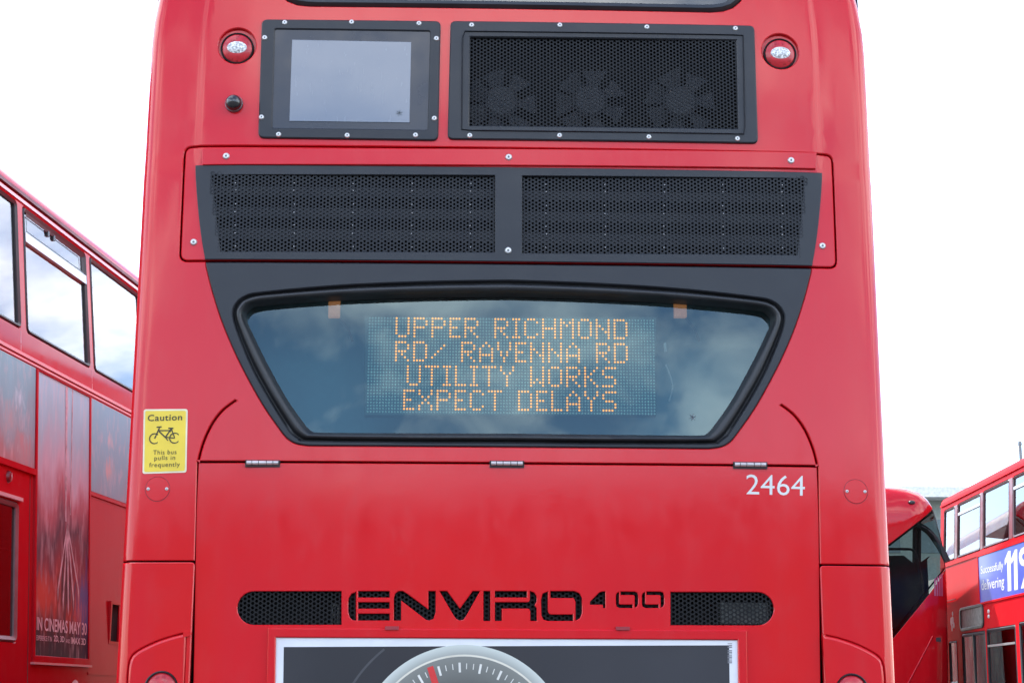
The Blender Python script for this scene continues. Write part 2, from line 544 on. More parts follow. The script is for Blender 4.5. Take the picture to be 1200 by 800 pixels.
# near-black sheet standing in for the shade behind the shut lines
back = panel('gap_shade', [(-HW + .0015, ZTOP - .1), (-HW + .0015, .4), (HW - .0015, .4), (HW - .0015, ZTOP - .1)], VOID, BUS,
             holes=[rrect(-1.0, 1.0, M(595, 518)[1], M(595, 340)[1], .05)], bend=lambda x, z: bulge(x, z) + (.14 if abs(x) < 1.2 else .05), ucuts=UC, zcuts=ZC, depth=.02, bev=0)
cb = MB(); zz0, zz1 = M(595, 518)[1] - .02, M(595, 335)[1] + .02
cb.add([(-1.0, .03, zz0), (1.0, .03, zz0), (1.0, .03, zz1), (-1.0, .03, zz1), (-1.0, .30, zz0), (1.0, .30, zz0), (1.0, .30, zz1), (-1.0, .30, zz1)],
       [(0, 4, 5, 1), (1, 5, 6, 2), (2, 6, 7, 3), (3, 7, 4, 0), (4, 7, 6, 5)])
cb.build('display_compartment', plain('compartment_veil', (.13, .25, .265), .7, var=.06), BUS)  # teal reflection veil of the glass put into the interior colour
# sides and roof running forward
for s in (-1, 1):
    v = []; f = []; zs = [.35, 1.5, 3.0, 3.36, 3.55, 3.75, 3.95, 4.1, 4.2, ZTOP]
    for yy in (0, 10.2):
        for z in zs:
            x_, dy, _ = bend(s * HW, z); v.append((x_, (dy if yy == 0 else yy), z))
    n = len(zs)
    for i in range(n - 1): f.append((i, i + 1, n + i + 1, n + i))
    mesh('side_panel', v, f, RED, BUS)
xt, yt, _ = bend(HW, ZTOP); x2 = xt - .12
mesh('roof', [(-xt, yt, ZTOP), (xt, yt, ZTOP), (xt, 10.2, ZTOP), (-xt, 10.2, ZTOP), (-x2, yt + .12, ZTOP + .05), (x2, yt + .12, ZTOP + .05), (x2, 10.1, ZTOP + .05), (-x2, 10.1, ZTOP + .05)],
     [(0, 1, 5, 4), (1, 2, 6, 5), (2, 3, 7, 6), (3, 0, 4, 7), (4, 5, 6, 7)], RED, BUS)

# bolts: button head with a dark socket, shared meshes
def bolt_meshes(r):
    hd = MB().lathe([(r * .35, -r * .45), (r * .72, -r * .40), (r * .95, -r * .15), (r, .001)], 14)
    so = MB().lathe([(r * .34, -r * .47), (r * .34, -r * .3)], 6)
    a = hd.build('bolt', STEEL); b_ = so.build('socket', STEELD)
    bpy.data.objects.remove(a); me_a = bpy.data.meshes['bolt']; me_a.name = 'bolt_mesh%d' % int(r * 1e5)
    me_b = b_.data; bpy.data.objects.remove(b_); me_b.name = 'socket_mesh%d' % int(r * 1e5)
    # one mesh with two materials
    v = [tuple(p.co) for p in me_a.vertices]; k = len(v); v += [tuple(p.co) for p in me_b.vertices]
    f = [tuple(p.vertices) for p in me_a.polygons]; nf = len(f); f += [tuple(i + k for i in p.vertices) for p in me_b.polygons]
    me = bpy.data.meshes.new('screw_mesh'); me.from_pydata(v, [], f)
    me.materials.append(STEEL); me.materials.append(STEELD)
    for i, p in enumerate(me.polygons): p.use_smooth = True; p.material_index = 1 if i >= nf else 0
    me.set_sharp_from_angle(angle=R(40))
    return me
BOLT = bolt_meshes(.0125); SCREW = bolt_meshes(.0098); SMALL = bolt_meshes(.006)
def bolt(name, me, px, py, y, parent):
    u, z = M(px, py)
    o = bpy.data.objects.new(name, me); COL.objects.link(o)
    o.location = (u, y + bulge(u, z), z); o.rotation_euler = (0, random.uniform(0, 6), 0); o.parent = parent
    return o

# --- upper deck rear window (only its lower edge is in the picture)
uo = resample(UW, 120); ui = resample(offset(UW if area(UW) > 0 else UW[::-1], .035), 120)
uw = loft('upper_window', [uo, [(a[0] * .6 + b_[0] * .4, a[1] * .6 + b_[1] * .4) for a, b_ in zip(uo, ui)], [(a[0] * .2 + b_[0] * .8, a[1] * .2 + b_[1] * .8) for a, b_ in zip(uo, ui)], ui], [.012, -.006, -.002, .014], RUBBER, BUS, bend=bs)
panel('glass', offset(UW if area(UW) > 0 else UW[::-1], .03), glass_mat('upper_glass', (.42, .5, .5), 1.5, .06), uw, depth=.005, bev=0, lift=.012, bend=bs, zcuts=ZC)

# --- glazed screen panel
scr_o = round_poly(M.poly((302.5, 161.5), (513.5, 165.5), (516.5, 24.8), (306.5, 21.6)), .022)
scr_i = round_poly(M.poly((319, 150), (501, 153), (504, 37), (322, 33.5)), .008)
sp = panel('screen_panel', scr_o, SLATE, BUS, holes=[scr_i], lift=-.010, depth=.012, bev=.004, bend=bs)
panel('bezel', round_poly(M.poly((318, 151), (502, 154), (505, 36), (321, 32.5)), .008), plain('bezel_navy', (.012, .018, .034), .22, var=.06), sp, lift=-.004, depth=.01, bev=0, bend=bs)
pane_m, t, b, o = new_mat('screen_pane')
sn = noise(t, 3.0, 3, .5); sn2 = noise(t, 70, 3, .6, stretch=(1, 1, .2))
t.links.new(mixc(t, mapr(t, sn, .3, .7, 0, 1), (.125, .155, .21), (.15, .175, .225)), b.inputs['Base Color'])  # pale blue-grey base carries the reflected sky
t.links.new(mapr(t, sn2, .3, .7, .24, .28), b.inputs['Roughness'])
b.inputs['Coat Weight'].default_value = .6
panel('screen_pane', M.poly((339, 142), (480, 144.5), (482, 49.5), (342, 46)), pane_m, sp, lift=-.0065, depth=.004, bev=.001, bend=bs)
for px, py in ((333.5, 26), (412, 26), (491, 28), (511.5, 46), (509, 140), (487, 159.5), (407, 159.5), (326.5, 158), (306.5, 137.5), (310, 44)): bolt('screw', SCREW, px, py, -.010, sp)

# --- fan grille
fan_o = round_poly(M.poly((524.5, 164), (888.5, 168), (884.5, 29), (528, 24.6)), .02)
fan_i = M.poly((550, 148), (865, 151), (863, 47), (551, 44))
fg = panel('fan_grille', fan_o, SLATE, BUS, holes=[fan_i], lift=-.010, depth=.012, bev=.004, bend=bs)
groove = [offset(fan_i, d) for d in (.0, )]
fo2 = round_poly(M.poly((540, 155), (874, 158.5), (872, 40), (541, 36.5)), .006)
gA = resample(fo2, 80); gB = resample(offset(fo2, .006), 80); gC = resample(offset(fo2, .003), 80)
loft('raised_rib', [gA, gC, gB], [-.0101, -.0155, -.0101], SLATE, fg, bend=bs)
xa, za = M(550, 149); xb, zb_ = M(865, 45)
hexmesh('mesh_sheet', xa - .006, xb + .010, za - .01, zb_ + .01, plain('fan_mesh', (.009, .010, .013), .5, var=.1, spec=.25), fg, y=.004 + bulge(.5, 3.2), hole=.66)
fb = MB().box(xa - .02, xb + .02, .115, .118, za - .03, zb_ + .03); fb.build('back_plate', VOID, fg)
FANM = plain('fan_plastic', (.13, .14, .16), .5, var=.08)
def fan_mesh():
    m_ = MB().lathe([(.001, -.016), (.050, -.016), (.060, -.006), (.060, .03)], 22)
    for k in range(7):
        a = 2 * math.pi * k / 7; v = []
        for r_, w_, tw in ((.048, .3, .012), (.09, .30, .016), (.128, .34, .02)):
            for e in (-1, 1):
                for th in (0, .003): v.append((r_ * math.cos(a + e * w_), e * tw + th + .01, r_ * math.sin(a + e * w_)))
        f = []
        for i in range(2):
            o_ = i * 4; f += [(o_, o_ + 2, o_ + 6, o_ + 4), (o_ + 1, o_ + 5, o_ + 7, o_ + 3), (o_, o_ + 4, o_ + 5, o_ + 1), (o_ + 2, o_ + 3, o_ + 7, o_ + 6)]
        m_.add(v, f)
    return m_
for i, (px, py) in enumerate(((588, 113), (693, 112), (800, 113))):
    u, z = M(px, py)
    if i == 0: f0 = fan_mesh().build('fan', FANM, fg); f0.location = (u, .06, z)
    else: copy_to(f0, (u, .06, z), rot=(0, .4 * i, 0))
for px, py in ((552.7, 30), (656, 30), (758, 32), (862, 33), (550.5, 160), (655.5, 160), (760, 161.5), (864, 163)): bolt('screw', SCREW, px, py, -.010, fg)

# --- brake lights
LENS = plain('red_lens', (.50, .010, .020), .3, coat=.25, var=.15, scale=60)
REFL = plain('reflector_white', (.75, .74, .74), .25, coat=1, var=.35, scale=160, bump=.6)
for cx, cz in bc:
    y0 = bulge(cx, cz)
    bl_ = MB().lathe([(.082, .016), (.062, .018), (.057, .020)], 40, c=(cx, y0, cz)).build('brake_light', RED, BUS)
    MB().lathe([(.0585, .03), (.0585, .006), (.056, .004), (.0535, .006), (.0535, .03)], 40, c=(cx, y0, cz)).build('bezel', VOID, bl_)
    MB().lathe([(.002, -.005), (.024, -.0035), (.044, .001), (.052, .007), (.0535, .02)], 36, c=(cx, y0, cz)).build('lens', LENS, bl_)
    MB().lathe([(.002, -.0085), (.020, -.0075), (.034, -.0035), (.037, .002)], 32, sx=1, sz=.66, c=(cx, y0, cz)).build('reflector', REFL, bl_)
# --- black ball of the reversing camera
cx, cz = M(274, 121); y0 = bulge(cx, cz)
kb = MB().lathe([(.002, -.042), (.012, -.041), (.022, -.034), (.028, -.022), (.029, -.008), (.027, .002)], 28, c=(cx, y0, cz)).build('rear_camera', plain('camera_black', (.012, .012, .014), .16, coat=.6, var=.1), BUS)
MB().lathe([(.0302, -.014), (.0312, -.008), (.0312, .0), (.0302, .003)], 28, c=(cx, y0, cz)).build('collar', plain('camera_collar', (.16, .16, .17), .3, .6), kb)

# --- vent hatch
hin = offset(hatch if area(hatch) > 0 else hatch[::-1], 2 * G)
hp = panel('vent_hatch', hin, RED, BUS, holes=[M.poly((246, 297), (940, 302), (946, 203), (244, 199))], bend=bend, ucuts=UC, zcuts=ZC)
strip = panel('trim_strip', M.poly((237, 192.5), (956.5, 197), (957.5, 178), (236, 173.5)), RED, hp, lift=-.011, depth=.012, bev=.002, bend=bs, ucuts=UC)
vl = spline([M(228, 194.5), M(229, 215), M(231.5, 245), M(235, 275), M(239.5, 302)], 5)
vl[-1] = (vl[-1][0], zb + 2 * G + .001)
zvt = M(595, 196.5)[1]; vl[0] = (vl[0][0], zvt)
plate_o = vl + mir(vl)
mL = M.poly((258, 294), (580, 296), (580, 206), (248, 204)); mR = M.poly((612, 297), (935, 298), (943, 208.5), (612, 206.5))
vp_ = panel('vent_plate', plate_o, SLATE, hp, holes=[mL, mR], lift=-.005, depth=.03, bev=.002, bend=bs, ucuts=UC)
def inpoly(p, grow):
    q = offset(p if area(p) > 0 else p[::-1], -grow)
    return lambda x, z: inside(q, x, z)
for p in (mL, mR):
    xs = [q[0] for q in p]; zs = [q[1] for q in p]
    hexmesh('mesh_sheet', min(xs) - .01, max(xs) + .012, min(zs) - .012, max(zs) + .012, SLATE2, vp_, y=.003 + .005, clip=inpoly(p, .008))
    x0_, x1_ = min(xs) - .01, max(xs) + .01
    for ya, yb in ((218.5, 229), (243, 254.5), (268, 280)):
        sgn = 1.5 if p is mR else 0
        z0_, z1_ = M(410, yb + sgn)[1], M(410, ya + sgn)[1]
        MB().add([(x0_, .0135, z1_), (x1_, .0135, z1_), (x1_, .0145, z0_), (x0_, .0145, z0_), (x0_, .05, z1_ + .01), (x1_, .05, z1_ + .01)], [(0, 1, 2, 3), (4, 5, 1, 0)]).build('louvre', plain('louvre_grey', (.034, .038, .048), .5, var=.06), vp_)
rv = MB()
for c0 in (0, 1):
    for k in range(5):
        for j, yy in enumerate((214, 222.5, 238.5, 248, 263, 272.5, 288)):
            px = (275.5 + 69 * k) if c0 == 0 else (640 + 69.3 * k)
            py = yy + (.6 * k * .3) + (1.5 if c0 else 0)
            u, z = M(px + random.uniform(-.6, .6), py + random.uniform(-.4, .4)); rv.lathe([(.0012, -.0022), (.0022, -.0015), (.0026, .001)], 8, c=(u, .007, z))
rv_o = rv.build('rivets', plain('rivet_grey', (.30, .30, .31), .5, .3), vp_); rv_o['kind'] = 'stuff'
MB().box(-1.0, 1.0, .10, .105, M(595, 300)[1], M(595, 200)[1]).build('back_plate', VOID, hp)
for px, py, pa in ((265, 183, strip), (596, 185.5, strip), (927, 188, strip)): bolt('bolt', BOLT, px, py, -.011, pa)
for px, py in ((226, 282), (965, 286.5)): bolt('bolt', BOLT, px, py, 0, hp)
bolt('bolt', BOLT, 595.5, 294, -.005, vp_)

# --- display window
surr = [(sl[0][0], zb - .002)] + sl[1:] + mir(sl)[:-1] + [(-sl[0][0], zb - .002)]
so_ = panel('window_surround', offset(surr if area(surr) > 0 else surr[::-1], .0005), SLATE, BUS, holes=[win_o], lift=-.004, depth=.04, bev=.004, bend=bs, ucuts=UC)
wo = resample(win_o, 260); wi = resample(win_i, 260)
# start both rings at the same place (top centre)
def start_top(l):
    k = min(range(len(l)), key=lambda i: abs(l[i][0]) + (0 if l[i][1] > 2.2 else 9)); return l[k:] + l[:k]
wo, wi = start_top(wo), start_top(wi)
if (area(wo) > 0) != (area(wi) > 0): wi = [wi[0]] + wi[:0:-1]
def mixl(k): return [(a[0] * (1 - k) + b_[0] * k, a[1] * (1 - k) + b_[1] * k) for a, b_ in zip(wo, wi)]
gk = loft('window_gasket', [mixl(k) for k in (-.03, .06, .16, .26, .32, .38, .50, .64, .78, .88, 1.0)],
          [.012, .016, .015, .004, -.004, -.008, -.010, -.008, .000, .010, .022], RUBBER, BUS, bend=bs)
gm_ = gk.data; ng = len(wo)
gz0, gz1 = min(q[1] for q in wi), max(q[1] for q in wi)
TILT = .06
def gdep(x, z): return .016 + TILT * (z - gz0) / (gz1 - gz0) * .6 + bulge(x, z) + .01 * (x * x)
for q in range(10 * ng, 11 * ng): gm_.vertices[q].co.y = gdep(gm_.vertices[q].co.x, gm_.vertices[q].co.z) - .003
for q in range(9 * ng, 10 * ng): gm_.vertices[q].co.y = .6 * gm_.vertices[q].co.y + .4 * (gdep(gm_.vertices[q].co.x, gm_.vertices[q].co.z) - .006)
dg_ = panel('display_glass', offset(wi if area(wi) > 0 else wi[::-1], -.012), DGLASS, BUS, depth=.004, bev=0, bend=gdep, ucuts=[i * .08 for i in range(-11, 12)], zcuts=[gz0 + i * .04 for i in range(1, 12)])
# message board: 96 x 32 dots
FONT = {'U': '10001 10001 10001 10001 10001 10001 01110', 'P': '11110 10001 10001 11110 10000 10000 10000', 'E': '1111 1000 1000 1110 1000 1000 1111',
 'R': '11110 10001 10001 11110 10100 10010 10001', 'I': '111 010 010 010 010 010 111', 'C': '01110 10001 10000 10000 10000 10001 01110',
 'H': '10001 10001 10001 11111 10001 10001 10001', 'M': '10001 11011 10101 10001 10001 10001 10001', 'O': '01110 10001 10001 10001 10001 10001 01110',
 'N': '10001 10001 11001 10101 10011 10001 10001', 'D': '11110 10001 10001 10001 10001 10001 11110', '/': '00000 00001 00010 00100 01000 10000 00000',
 'A': '00100 01010 10001 10001 11111 10001 10001', 'V': '10001 10001 10001 01010 01010 00100 00100', 'T': '11111 00100 00100 00100 00100 00100 00100',
 'L': '1000 1000 1000 1000 1000 1000 1111', 'Y': '10001 10001 01010 00100 00100 00100 00100', 'W': '10001 10001 10001 10001 10101 11011 10001',
 'K': '10001 10010 10100 11000 10100 10010 10001', 'S': '01111 10000 10000 01110 00001 00001 11110', 'X': '10001 10001 01010 00100 01010 10001 10001'}
FONT['W'] = '10001 10001 10001 10001 10101 11011 10001'
LINES = (('UPPER RICHMOND', 9), ('RD/ RAVENNA RD', 9), ('UTILITY WORKS', 13), ('EXPECT DELAYS', 12))
BD = .075
bl0 = M(429, 484, BD); tr0 = M(767, 374, BD)
db = panel('display_board', M.poly((426.5, 486.5), (769.5, 486.5), (769.5, 371), (426.5, 371), d=BD), plain('board_veil', (.075, .135, .120), .6, var=.06), BUS, lift=BD, depth=.05, bev=.003)  # teal board base carries the glass's reflection veil
px_ = (tr0[0] - bl0[0]) / 96; pz_ = (tr0[1] - bl0[1]) / 32
lit = {}; glyphs = []
for r_, (txt, c0) in enumerate(LINES):
    c = c0
    for ch in txt:
        if ch == ' ': c += 4; continue
        rows = FONT[ch].split(); g_ = []
        for j, row in enumerate(rows):
            for i, k in enumerate(row):
                if k == '1': lit[(c + i, r_ * 8 + j)] = r_; g_.append((c + i, r_ * 8 + j))
        glyphs.append(g_)
        c += len(rows[0]) + 1
AMBER = plain('led_amber', (.8, .36, .04), .5, emit=.75, emc=(1.0, .31, .015), var=.05)
UNLIT = plain('led_unlit', (.66, .90, .72), .4, coat=.3, var=.12)
def dots(keys, rad, y):
    m_ = MB()
    for i, j in keys:
        u = bl0[0] + (i + .5) * px_; z = tr0[1] - (j + .5) * pz_
        v = [(u, y - .002, z)] + [(u + rad * math.cos(a * math.pi / 4), y, z + rad * math.sin(a * math.pi / 4)) for a in range(8)]
        m_.add(v, [(0, 1 + (a + 1) % 8, 1 + a) for a in range(8)])
    return m_
un = dots([(i, j) for i in range(96) for j in range(32) if (i, j) not in lit], .0034, BD - .001).build('unlit_leds', UNLIT, db); un['kind'] = 'stuff'
for g_ in glyphs: dots(g_, .0037, BD - .002).build('lit_letter', AMBER, db)
AMB = plain('marker_amber', (.42, .16, .07), .5, var=.2, scale=60, emit=.10, emc=(1, .33, .10))
for px in (391.5, 797.5):
    u0, z0 = M(px - 7, 371, .06); u1, z1 = M(px + 7, 350, .06)
    ml = MB().box(u0, u1, .06, .085, z0, z1).build('marker_lamp', AMB, BUS)
    MB().tube([((u0 + u1) / 2 + .02, .075, z0), (u1 + .03, .08, z0 - .04), (u1 + .045, .09, z0 - .08)], .004).build('wire', RUBBER, ml)
cp = [M(779, 402, .07), M(780, 412, .07)]; cp2 = [M(780, 427, .07), M(786, 442, .07), M(788, 455, .07), M(784, 470, .07)]
CABLE = plain('pale_cable', (.55, .56, .54), .5)
MB().tube([(a, .07, b_) for a, b_ in cp], .005).build('cable_clip', CABLE, BUS)
MB().tube([(a, .07, b_) for a, b_ in spline(cp2, 4)], .003).build('cable', CABLE, BUS)

ETCH = plain('etched_mark', (.13, .15, .17), .6)
for px, py, par, yy in ((813, 487, dg_, .012), (468, 133, sp, -.0078)):
    u, z = M(px, py); em = MB(); y0 = (gdep(u, z) - .003) if par is dg_ else bulge(u, z) + yy
    for a in range(3):
        ca_, sa_ = math.cos(a * math.pi / 3 + .3), math.sin(a * math.pi / 3 + .3)
        em.add([(u + (L_ * ca_ - W2 * sa_), y0, z + (L_ * sa_ + W2 * ca_)) for L_, W2 in ((-.011, -.0012), (.011, -.0012), (.011, .0012), (-.011, .0012))], [(0, 1, 2, 3)])
    em.build('etched_mark', ETCH, par)

# --- engine cover with cut-out name
def stroke_letters():
    """black lettering of the cover: closed outlines in photo pixels"""
    L = []
    def q(*p): L.append(list(p))
    T, B_ = 692.0, 726.5
    h = 7.6
    # E : left bow and three bars
    q((417, T + 1), (412, T + 3), (408.5, T + 8), (408, T + 12), (408, B_ - 10), (409.5, B_ - 4), (413, B_ - .5), (417, B_))
    q((419.5, T), (456.5, T), (456.5, T + h), (419.5, T + h)); q((419.5, T + 13), (456.5, T + 13), (456.5, T + 13 + h), (419.5, T + 13 + h)); q((419.5, B_ - h - .5), (456.5, B_ - h - .5), (456.5, B_), (419.5, B_))
    # N
    q((461.5, B_), (461.5, T + 8), (463, T + 3), (467, T), (472, T), (477, T + 3), (502, B_ - 13), (502, T), (510.5, T), (510.5, B_ - 10), (508, B_ - 2), (503, B_), (499, B_ - 1), (470, T + 11), (470, B_))
    # V
    q((515, T), (524, T), (539, B_ - 14), (554, T), (562.5, T), (546, B_ - 5), (543, B_ - 1), (538.5, B_), (534.5, B_ - 2), (531, B_ - 7))
    # I
    q((566.5, T), (574.5, T), (574.5, B_ + .5), (566.5, B_ + .5))
    # R : top bar, bow, middle bar with stem, leg
    q((580, T), (617.5, T), (617.5, T + h), (580, T + h))
    q((621, T), (626, T + 1.5), (628.8, T + 6), (628.8, T + 12), (626.5, T + 16.5), (628.8, T + 20), (629, B_ + .5), (621.5, B_ + .5), (621.5, T + 24), (620, T + 20.5), (588, T + 20.5), (588, B_ + .5), (580, B_ + .5), (580, T + 13), (619, T + 13), (621, T + 11))
    # O : two halves
    q((642, T + .5), (642, B_ - 11), (643.5, B_ - 8), (646, B_ - 7), (671.5, B_ - 7), (671.5, B_ + .5), (642, B_ + .5), (637, B_ - 1), (634.5, B_ - 6), (634.2, T + 10), (636, T + 3))
    q((645, T), (673, T), (679, T + 2.5), (682, T + 8), (682, B_ - 9), (680, B_ - 3), (674.5, B_ + .3), (674.5, T + h + 5), (672.5, T + h + .5), (645, T + h + .5))
    # 4
    S = 711.8
    q((706, T + .5), (709.5, T + .5), (709.5, S), (706.8, S), (706.8, T + 16), (691.5, T + 16), (691.5, T + 12.5), (702.5, T + 1.5))
    # 0 0 : two hooked halves each
    for x in (722.0, 752.5):
        q((x + 3.6, T + 1), (x + 3.6, S - 5), (x + 5, S - 4), (x + 19.5, S - 4), (x + 19.5, S), (x + 4, S), (x + 1, S - 1.5), (x, S - 5), (x, T + 5), (x + 1, T + 2.5))
        q((x + 5.5, T + .6), (x + 22, T + .6), (x + 25, T + 2), (x + 26, T + 5), (x + 26, S - 5), (x + 25, S - 2), (x + 22, S - .2), (x + 22, T + 6), (x + 21, T + 4.6), (x + 5.5, T + 4.6))
    return L
slotL = M.poly((400, 731.5), (400, 692), *[(297 - 19.6 * math.cos(a), 711.8 - 19.7 * math.sin(a)) for a in [math.pi / 2 - k * math.pi / 14 for k in range(15)]])
slotR = M.poly((786, 693), (786, 732), *[(888 + 19.8 * math.cos(a), 712.6 + 19.6 * math.sin(a)) for a in [math.pi / 2 - k * math.pi / 14 for k in range(15)]])
letters = [M.poly(*p) for p in stroke_letters()]
ZB = .42
cvl = spline([M(232.5, 544), M(230, 600), M(229, 659), M(227.8, 740), M(226.5, 810)], 4)
cvl = [(x - .0035, z) for x, z in cvl]
cvl[0] = (cvl[0][0], zc_ - G)
cover = cvl + [(cvl[-1][0] - .002, ZB)]
cover = cover + mir(cover)
cv_ = panel('engine_cover', cover, RED, BUS, holes=[slotL, slotR] + letters, bev=.0022, depth=.012, bend=lambda x, z: bulge(x, z) + .002 + .02 * max(0, (abs(x) - .8)) ** 1, ucuts=UC)
ea, eb = M(276, 734), M(912, 690)
hexmesh('mesh_sheet', ea[0], eb[0], ea[1] - .01, eb[1] + .01, BLACKP, cv_, y=.013 + .006, pitch=.0145, hole=.66, thick=.003)
MB().box(ea[0] - .05, eb[0] + .05, .13, .133, ea[1] - .08, eb[1] + .08).build('back_plate', VOID, cv_)
ENG = plain('engine_grey', (.15, .155, .145), .55, var=.25, scale=20)
e0, e1 = M(846, 730), M(902, 705)
MB().box(e0[0], e1[0], .032, .12, e0[1], e1[1]).tube([(e0[0] + .02, .045, e0[1] + .01), (e0[0] + .02, .045, e1[1])], .012).build('engine_box', ENG, cv_)
e0, e1 = M(386, 731), M(396, 706)
MB().box(e0[0], e0[0] + .006, .05, .06, e0[1], e1[1]).box(e1[0] - .006, e1[0], .05, .06, e0[1], e1[1]).box(e0[0], e1[0], .05, .06, e1[1] - .008, e1[1]).box(e0[0], e1[0], .05, .06, e0[1] + .03, e0[1] + .036).build('bracket', ENG, cv_)
# hinges
for px, py in ((307.5, 542.2), (594, 543.3), (879.5, 544.3)):
    u, z = M(px, py); W_ = .0535; y0 = bulge(u, z)
    hg = MB().box(u - W_ - .004, u + W_ + .004, y0 - .003, y0 + .02, z - .0125, z + .0105).build('hinge', plain('hinge_slot', (.015, .012, .012), .6), cv_)
    edges = [-W_, -.65 * W_, -.24 * W_, .24 * W_, .65 * W_, W_]
    kn = MB()
    for k in range(5): kn.tube([(u + edges[k] + .0012, y0 - .005, z + .001), (u + edges[k + 1] - .0012, y0 - .005, z + .001)], .0072, 10)
    kn.build('knuckles', plain('hinge_metal', (.62, .58, .57), .42, .7), hg)
# fleet number
lettering('fleet_number', '2464', [M(875, 578.5), M(944.5, 580), M(944.5, 556.5), M(875, 555)], WHITE, cv_, y=-.0006, bold=-.004, bend=lambda x, z: bulge(x, z) + .002 + .02 * max(0, abs(x) - .8))

# --- advert in its frame
fo = M.poly((314, 900), (876, 900), (875, 738), (314, 735.5)); fi = M.poly((323.5, 900), (865, 900), (864.2, 749.5), (323.5, 746.5))
zlow = .55
fo[0] = (fo[0][0], zlow); fo[1] = (fo[1][0], zlow); fi[0] = (fi[0][0], zlow + .03); fi[1] = (fi[1][0], zlow + .03)
af = panel('advert_frame', fo, RED, BUS, holes=[fi], lift=-.012, depth=.016, bev=.0035, bend=bs)
for px, py in ((459.5, 735.5), (729.5, 736)):
    u0, z0 = M(px - 8, py + 2); u1, z1 = M(px + 8, py - 2)
    MB().box(u0, u1, -.016, .004, z0, z1).build('clip', plain('clip_red', (.30, .02, .03), .5), af)
PAPER = plain('poster_paper', (.74, .76, .80), .35, coat=.3, var=.03)
zt_ = M(595, 748)[1]
po = panel('poster', [(fi[0][0] - .006, zlow + .024), (fi[1][0] + .006, zlow + .024), (fi[2][0] + .006, fi[2][1] + .006), (fi[3][0] - .006, fi[3][1] + .006)], PAPER, BUS, lift=-.004, depth=.004, bev=0, bend=bs)
dk, t, b, o = new_mat('poster_dark')
dn = noise(t, 2.2, 2, .4)
t.links.new(mixc(t, mapr(t, dn, .35, .7, 0, 1), (.018, .018, .022), (.030, .030, .036)), b.inputs['Base Color'])
b.inputs['Roughness'].default_value = .35; b.inputs['Coat Weight'].default_value = .05
d0 = M.poly((332.5, 900), (855, 900), (854.5, 755.5), (332.5, 757.5)); d0[0] = (d0[0][0], zlow + .03); d0[1] = (d0[1][0], zlow + .03)
panel('dark_print', d0, dk, po, lift=-.0046, depth=.0006, bev=0, bend=bs)
gc = M(543, 884); k_ = .002826
def ring(r0, r1, y, a0=0, a1=360, n=96):
    v = []; f = []
    for i in range(n + 1):
        a = R(a0 + (a1 - a0) * i / n)
        for r in (r0, r1): v.append((gc[0] + r * k_ * math.cos(a), y + bulge(gc[0] + r * k_ * math.cos(a), 1.2), gc[1] + r * k_ * math.sin(a)))
    for i in range(n): f.append((2 * i, 2 * i + 1, 2 * i + 3, 2 * i + 2))
    return v, f
def printed(name, vf, mat): return mesh(name, vf[0], vf[1], mat, po)
def radial(name, r0, r1, c0, c1):
    m_, t_, b_, o_ = new_mat(name)
    c = t_.nodes.new('ShaderNodeTexCoord'); s_ = t_.nodes.new('ShaderNodeVectorMath'); s_.operation = 'DISTANCE'
    t_.links.new(c.outputs['Object'], s_.inputs[0]); s_.inputs[1].default_value = (gc[0], 0, gc[1])
    t_.links.new(mixc(t_, mapr(t_, s_.outputs['Value'], r0 * k_, r1 * k_, 0, 1), c0, c1), b_.inputs['Base Color'])
    b_.inputs['Roughness'].default_value = .4; b_.inputs['Coat Weight'].default_value = .3
    return m_
LOWZ = (zlow + .03 - gc[1]) / k_
printed('halo_arc', ring(148, 150.5, -.0050, 128, 152, 40), plain('print_halo', (.06, .06, .066), .4))
printed('dial_rim', ring(112, 123, -.0052), radial('print_rim', 112, 123, (.34, .36, .33), (.58, .62, .57)))
printed('dial_ring', ring(109.8, 112, -.0055), plain('print_cream', (.70, .66, .55), .4))
printed('dial_face', ring(0.5, 110, -.0054), radial('print_face', 60, 110, (.045, .047, .045), (.20, .21, .19)))
tk = MB()
for i in range(-22, 23):
    a = R(90 - i * 4.6 + 3); big = i % 3 == 0
    r0, r1, hw_ = (92, 103, 1.3) if big else (95.5, 102, .5)
    ca_, sa_ = math.cos(a), math.sin(a); v = []
    for r, s in ((r0, -1), (r0, 1), (r1, 1), (r1, -1)):
        x_ = gc[0] + (r * ca_ - s * hw_ * sa_) * k_; z_ = gc[1] + (r * sa_ + s * hw_ * ca_) * k_; v.append((x_, -.0060 + bulge(x_, 1.2), z_))
    tk.add(v, [(0, 1, 2, 3)])
tk.build('dial_ticks', plain('print_white', (.72, .70, .64), .4), po)
nv = [(x_, -.0064 + bulge(x_, 1.2), z_) for x_, z_ in M.poly((500.5, 782), (507.5, 779.5), (536, 868), (528, 871))]
mesh('needle', nv, [(0, 1, 2, 3)], plain('print_needle', (.62, .03, .03), .4), po)
bcx = MB()
for i in range(12):
    if i in (3,): continue
    a = M(849.5, 753.2 + i * 2.0); b_ = M(856.5, 753.2 + i * 2.0 + (1.3 if i % 3 else .7))
    bcx.add([(a[0] + .009, -.005 + bulge(a[0], 1.2), a[1]), (b_[0] + .004, -.005 + bulge(a[0], 1.2), a[1]), (b_[0] + .004, -.005 + bulge(a[0], 1.2), b_[1]), (a[0] + .009, -.005 + bulge(a[0], 1.2), b_[1])], [(0, 1, 2, 3)])
bcx.build('print_code', plain('print_grey', (.22, .22, .24), .5), po)

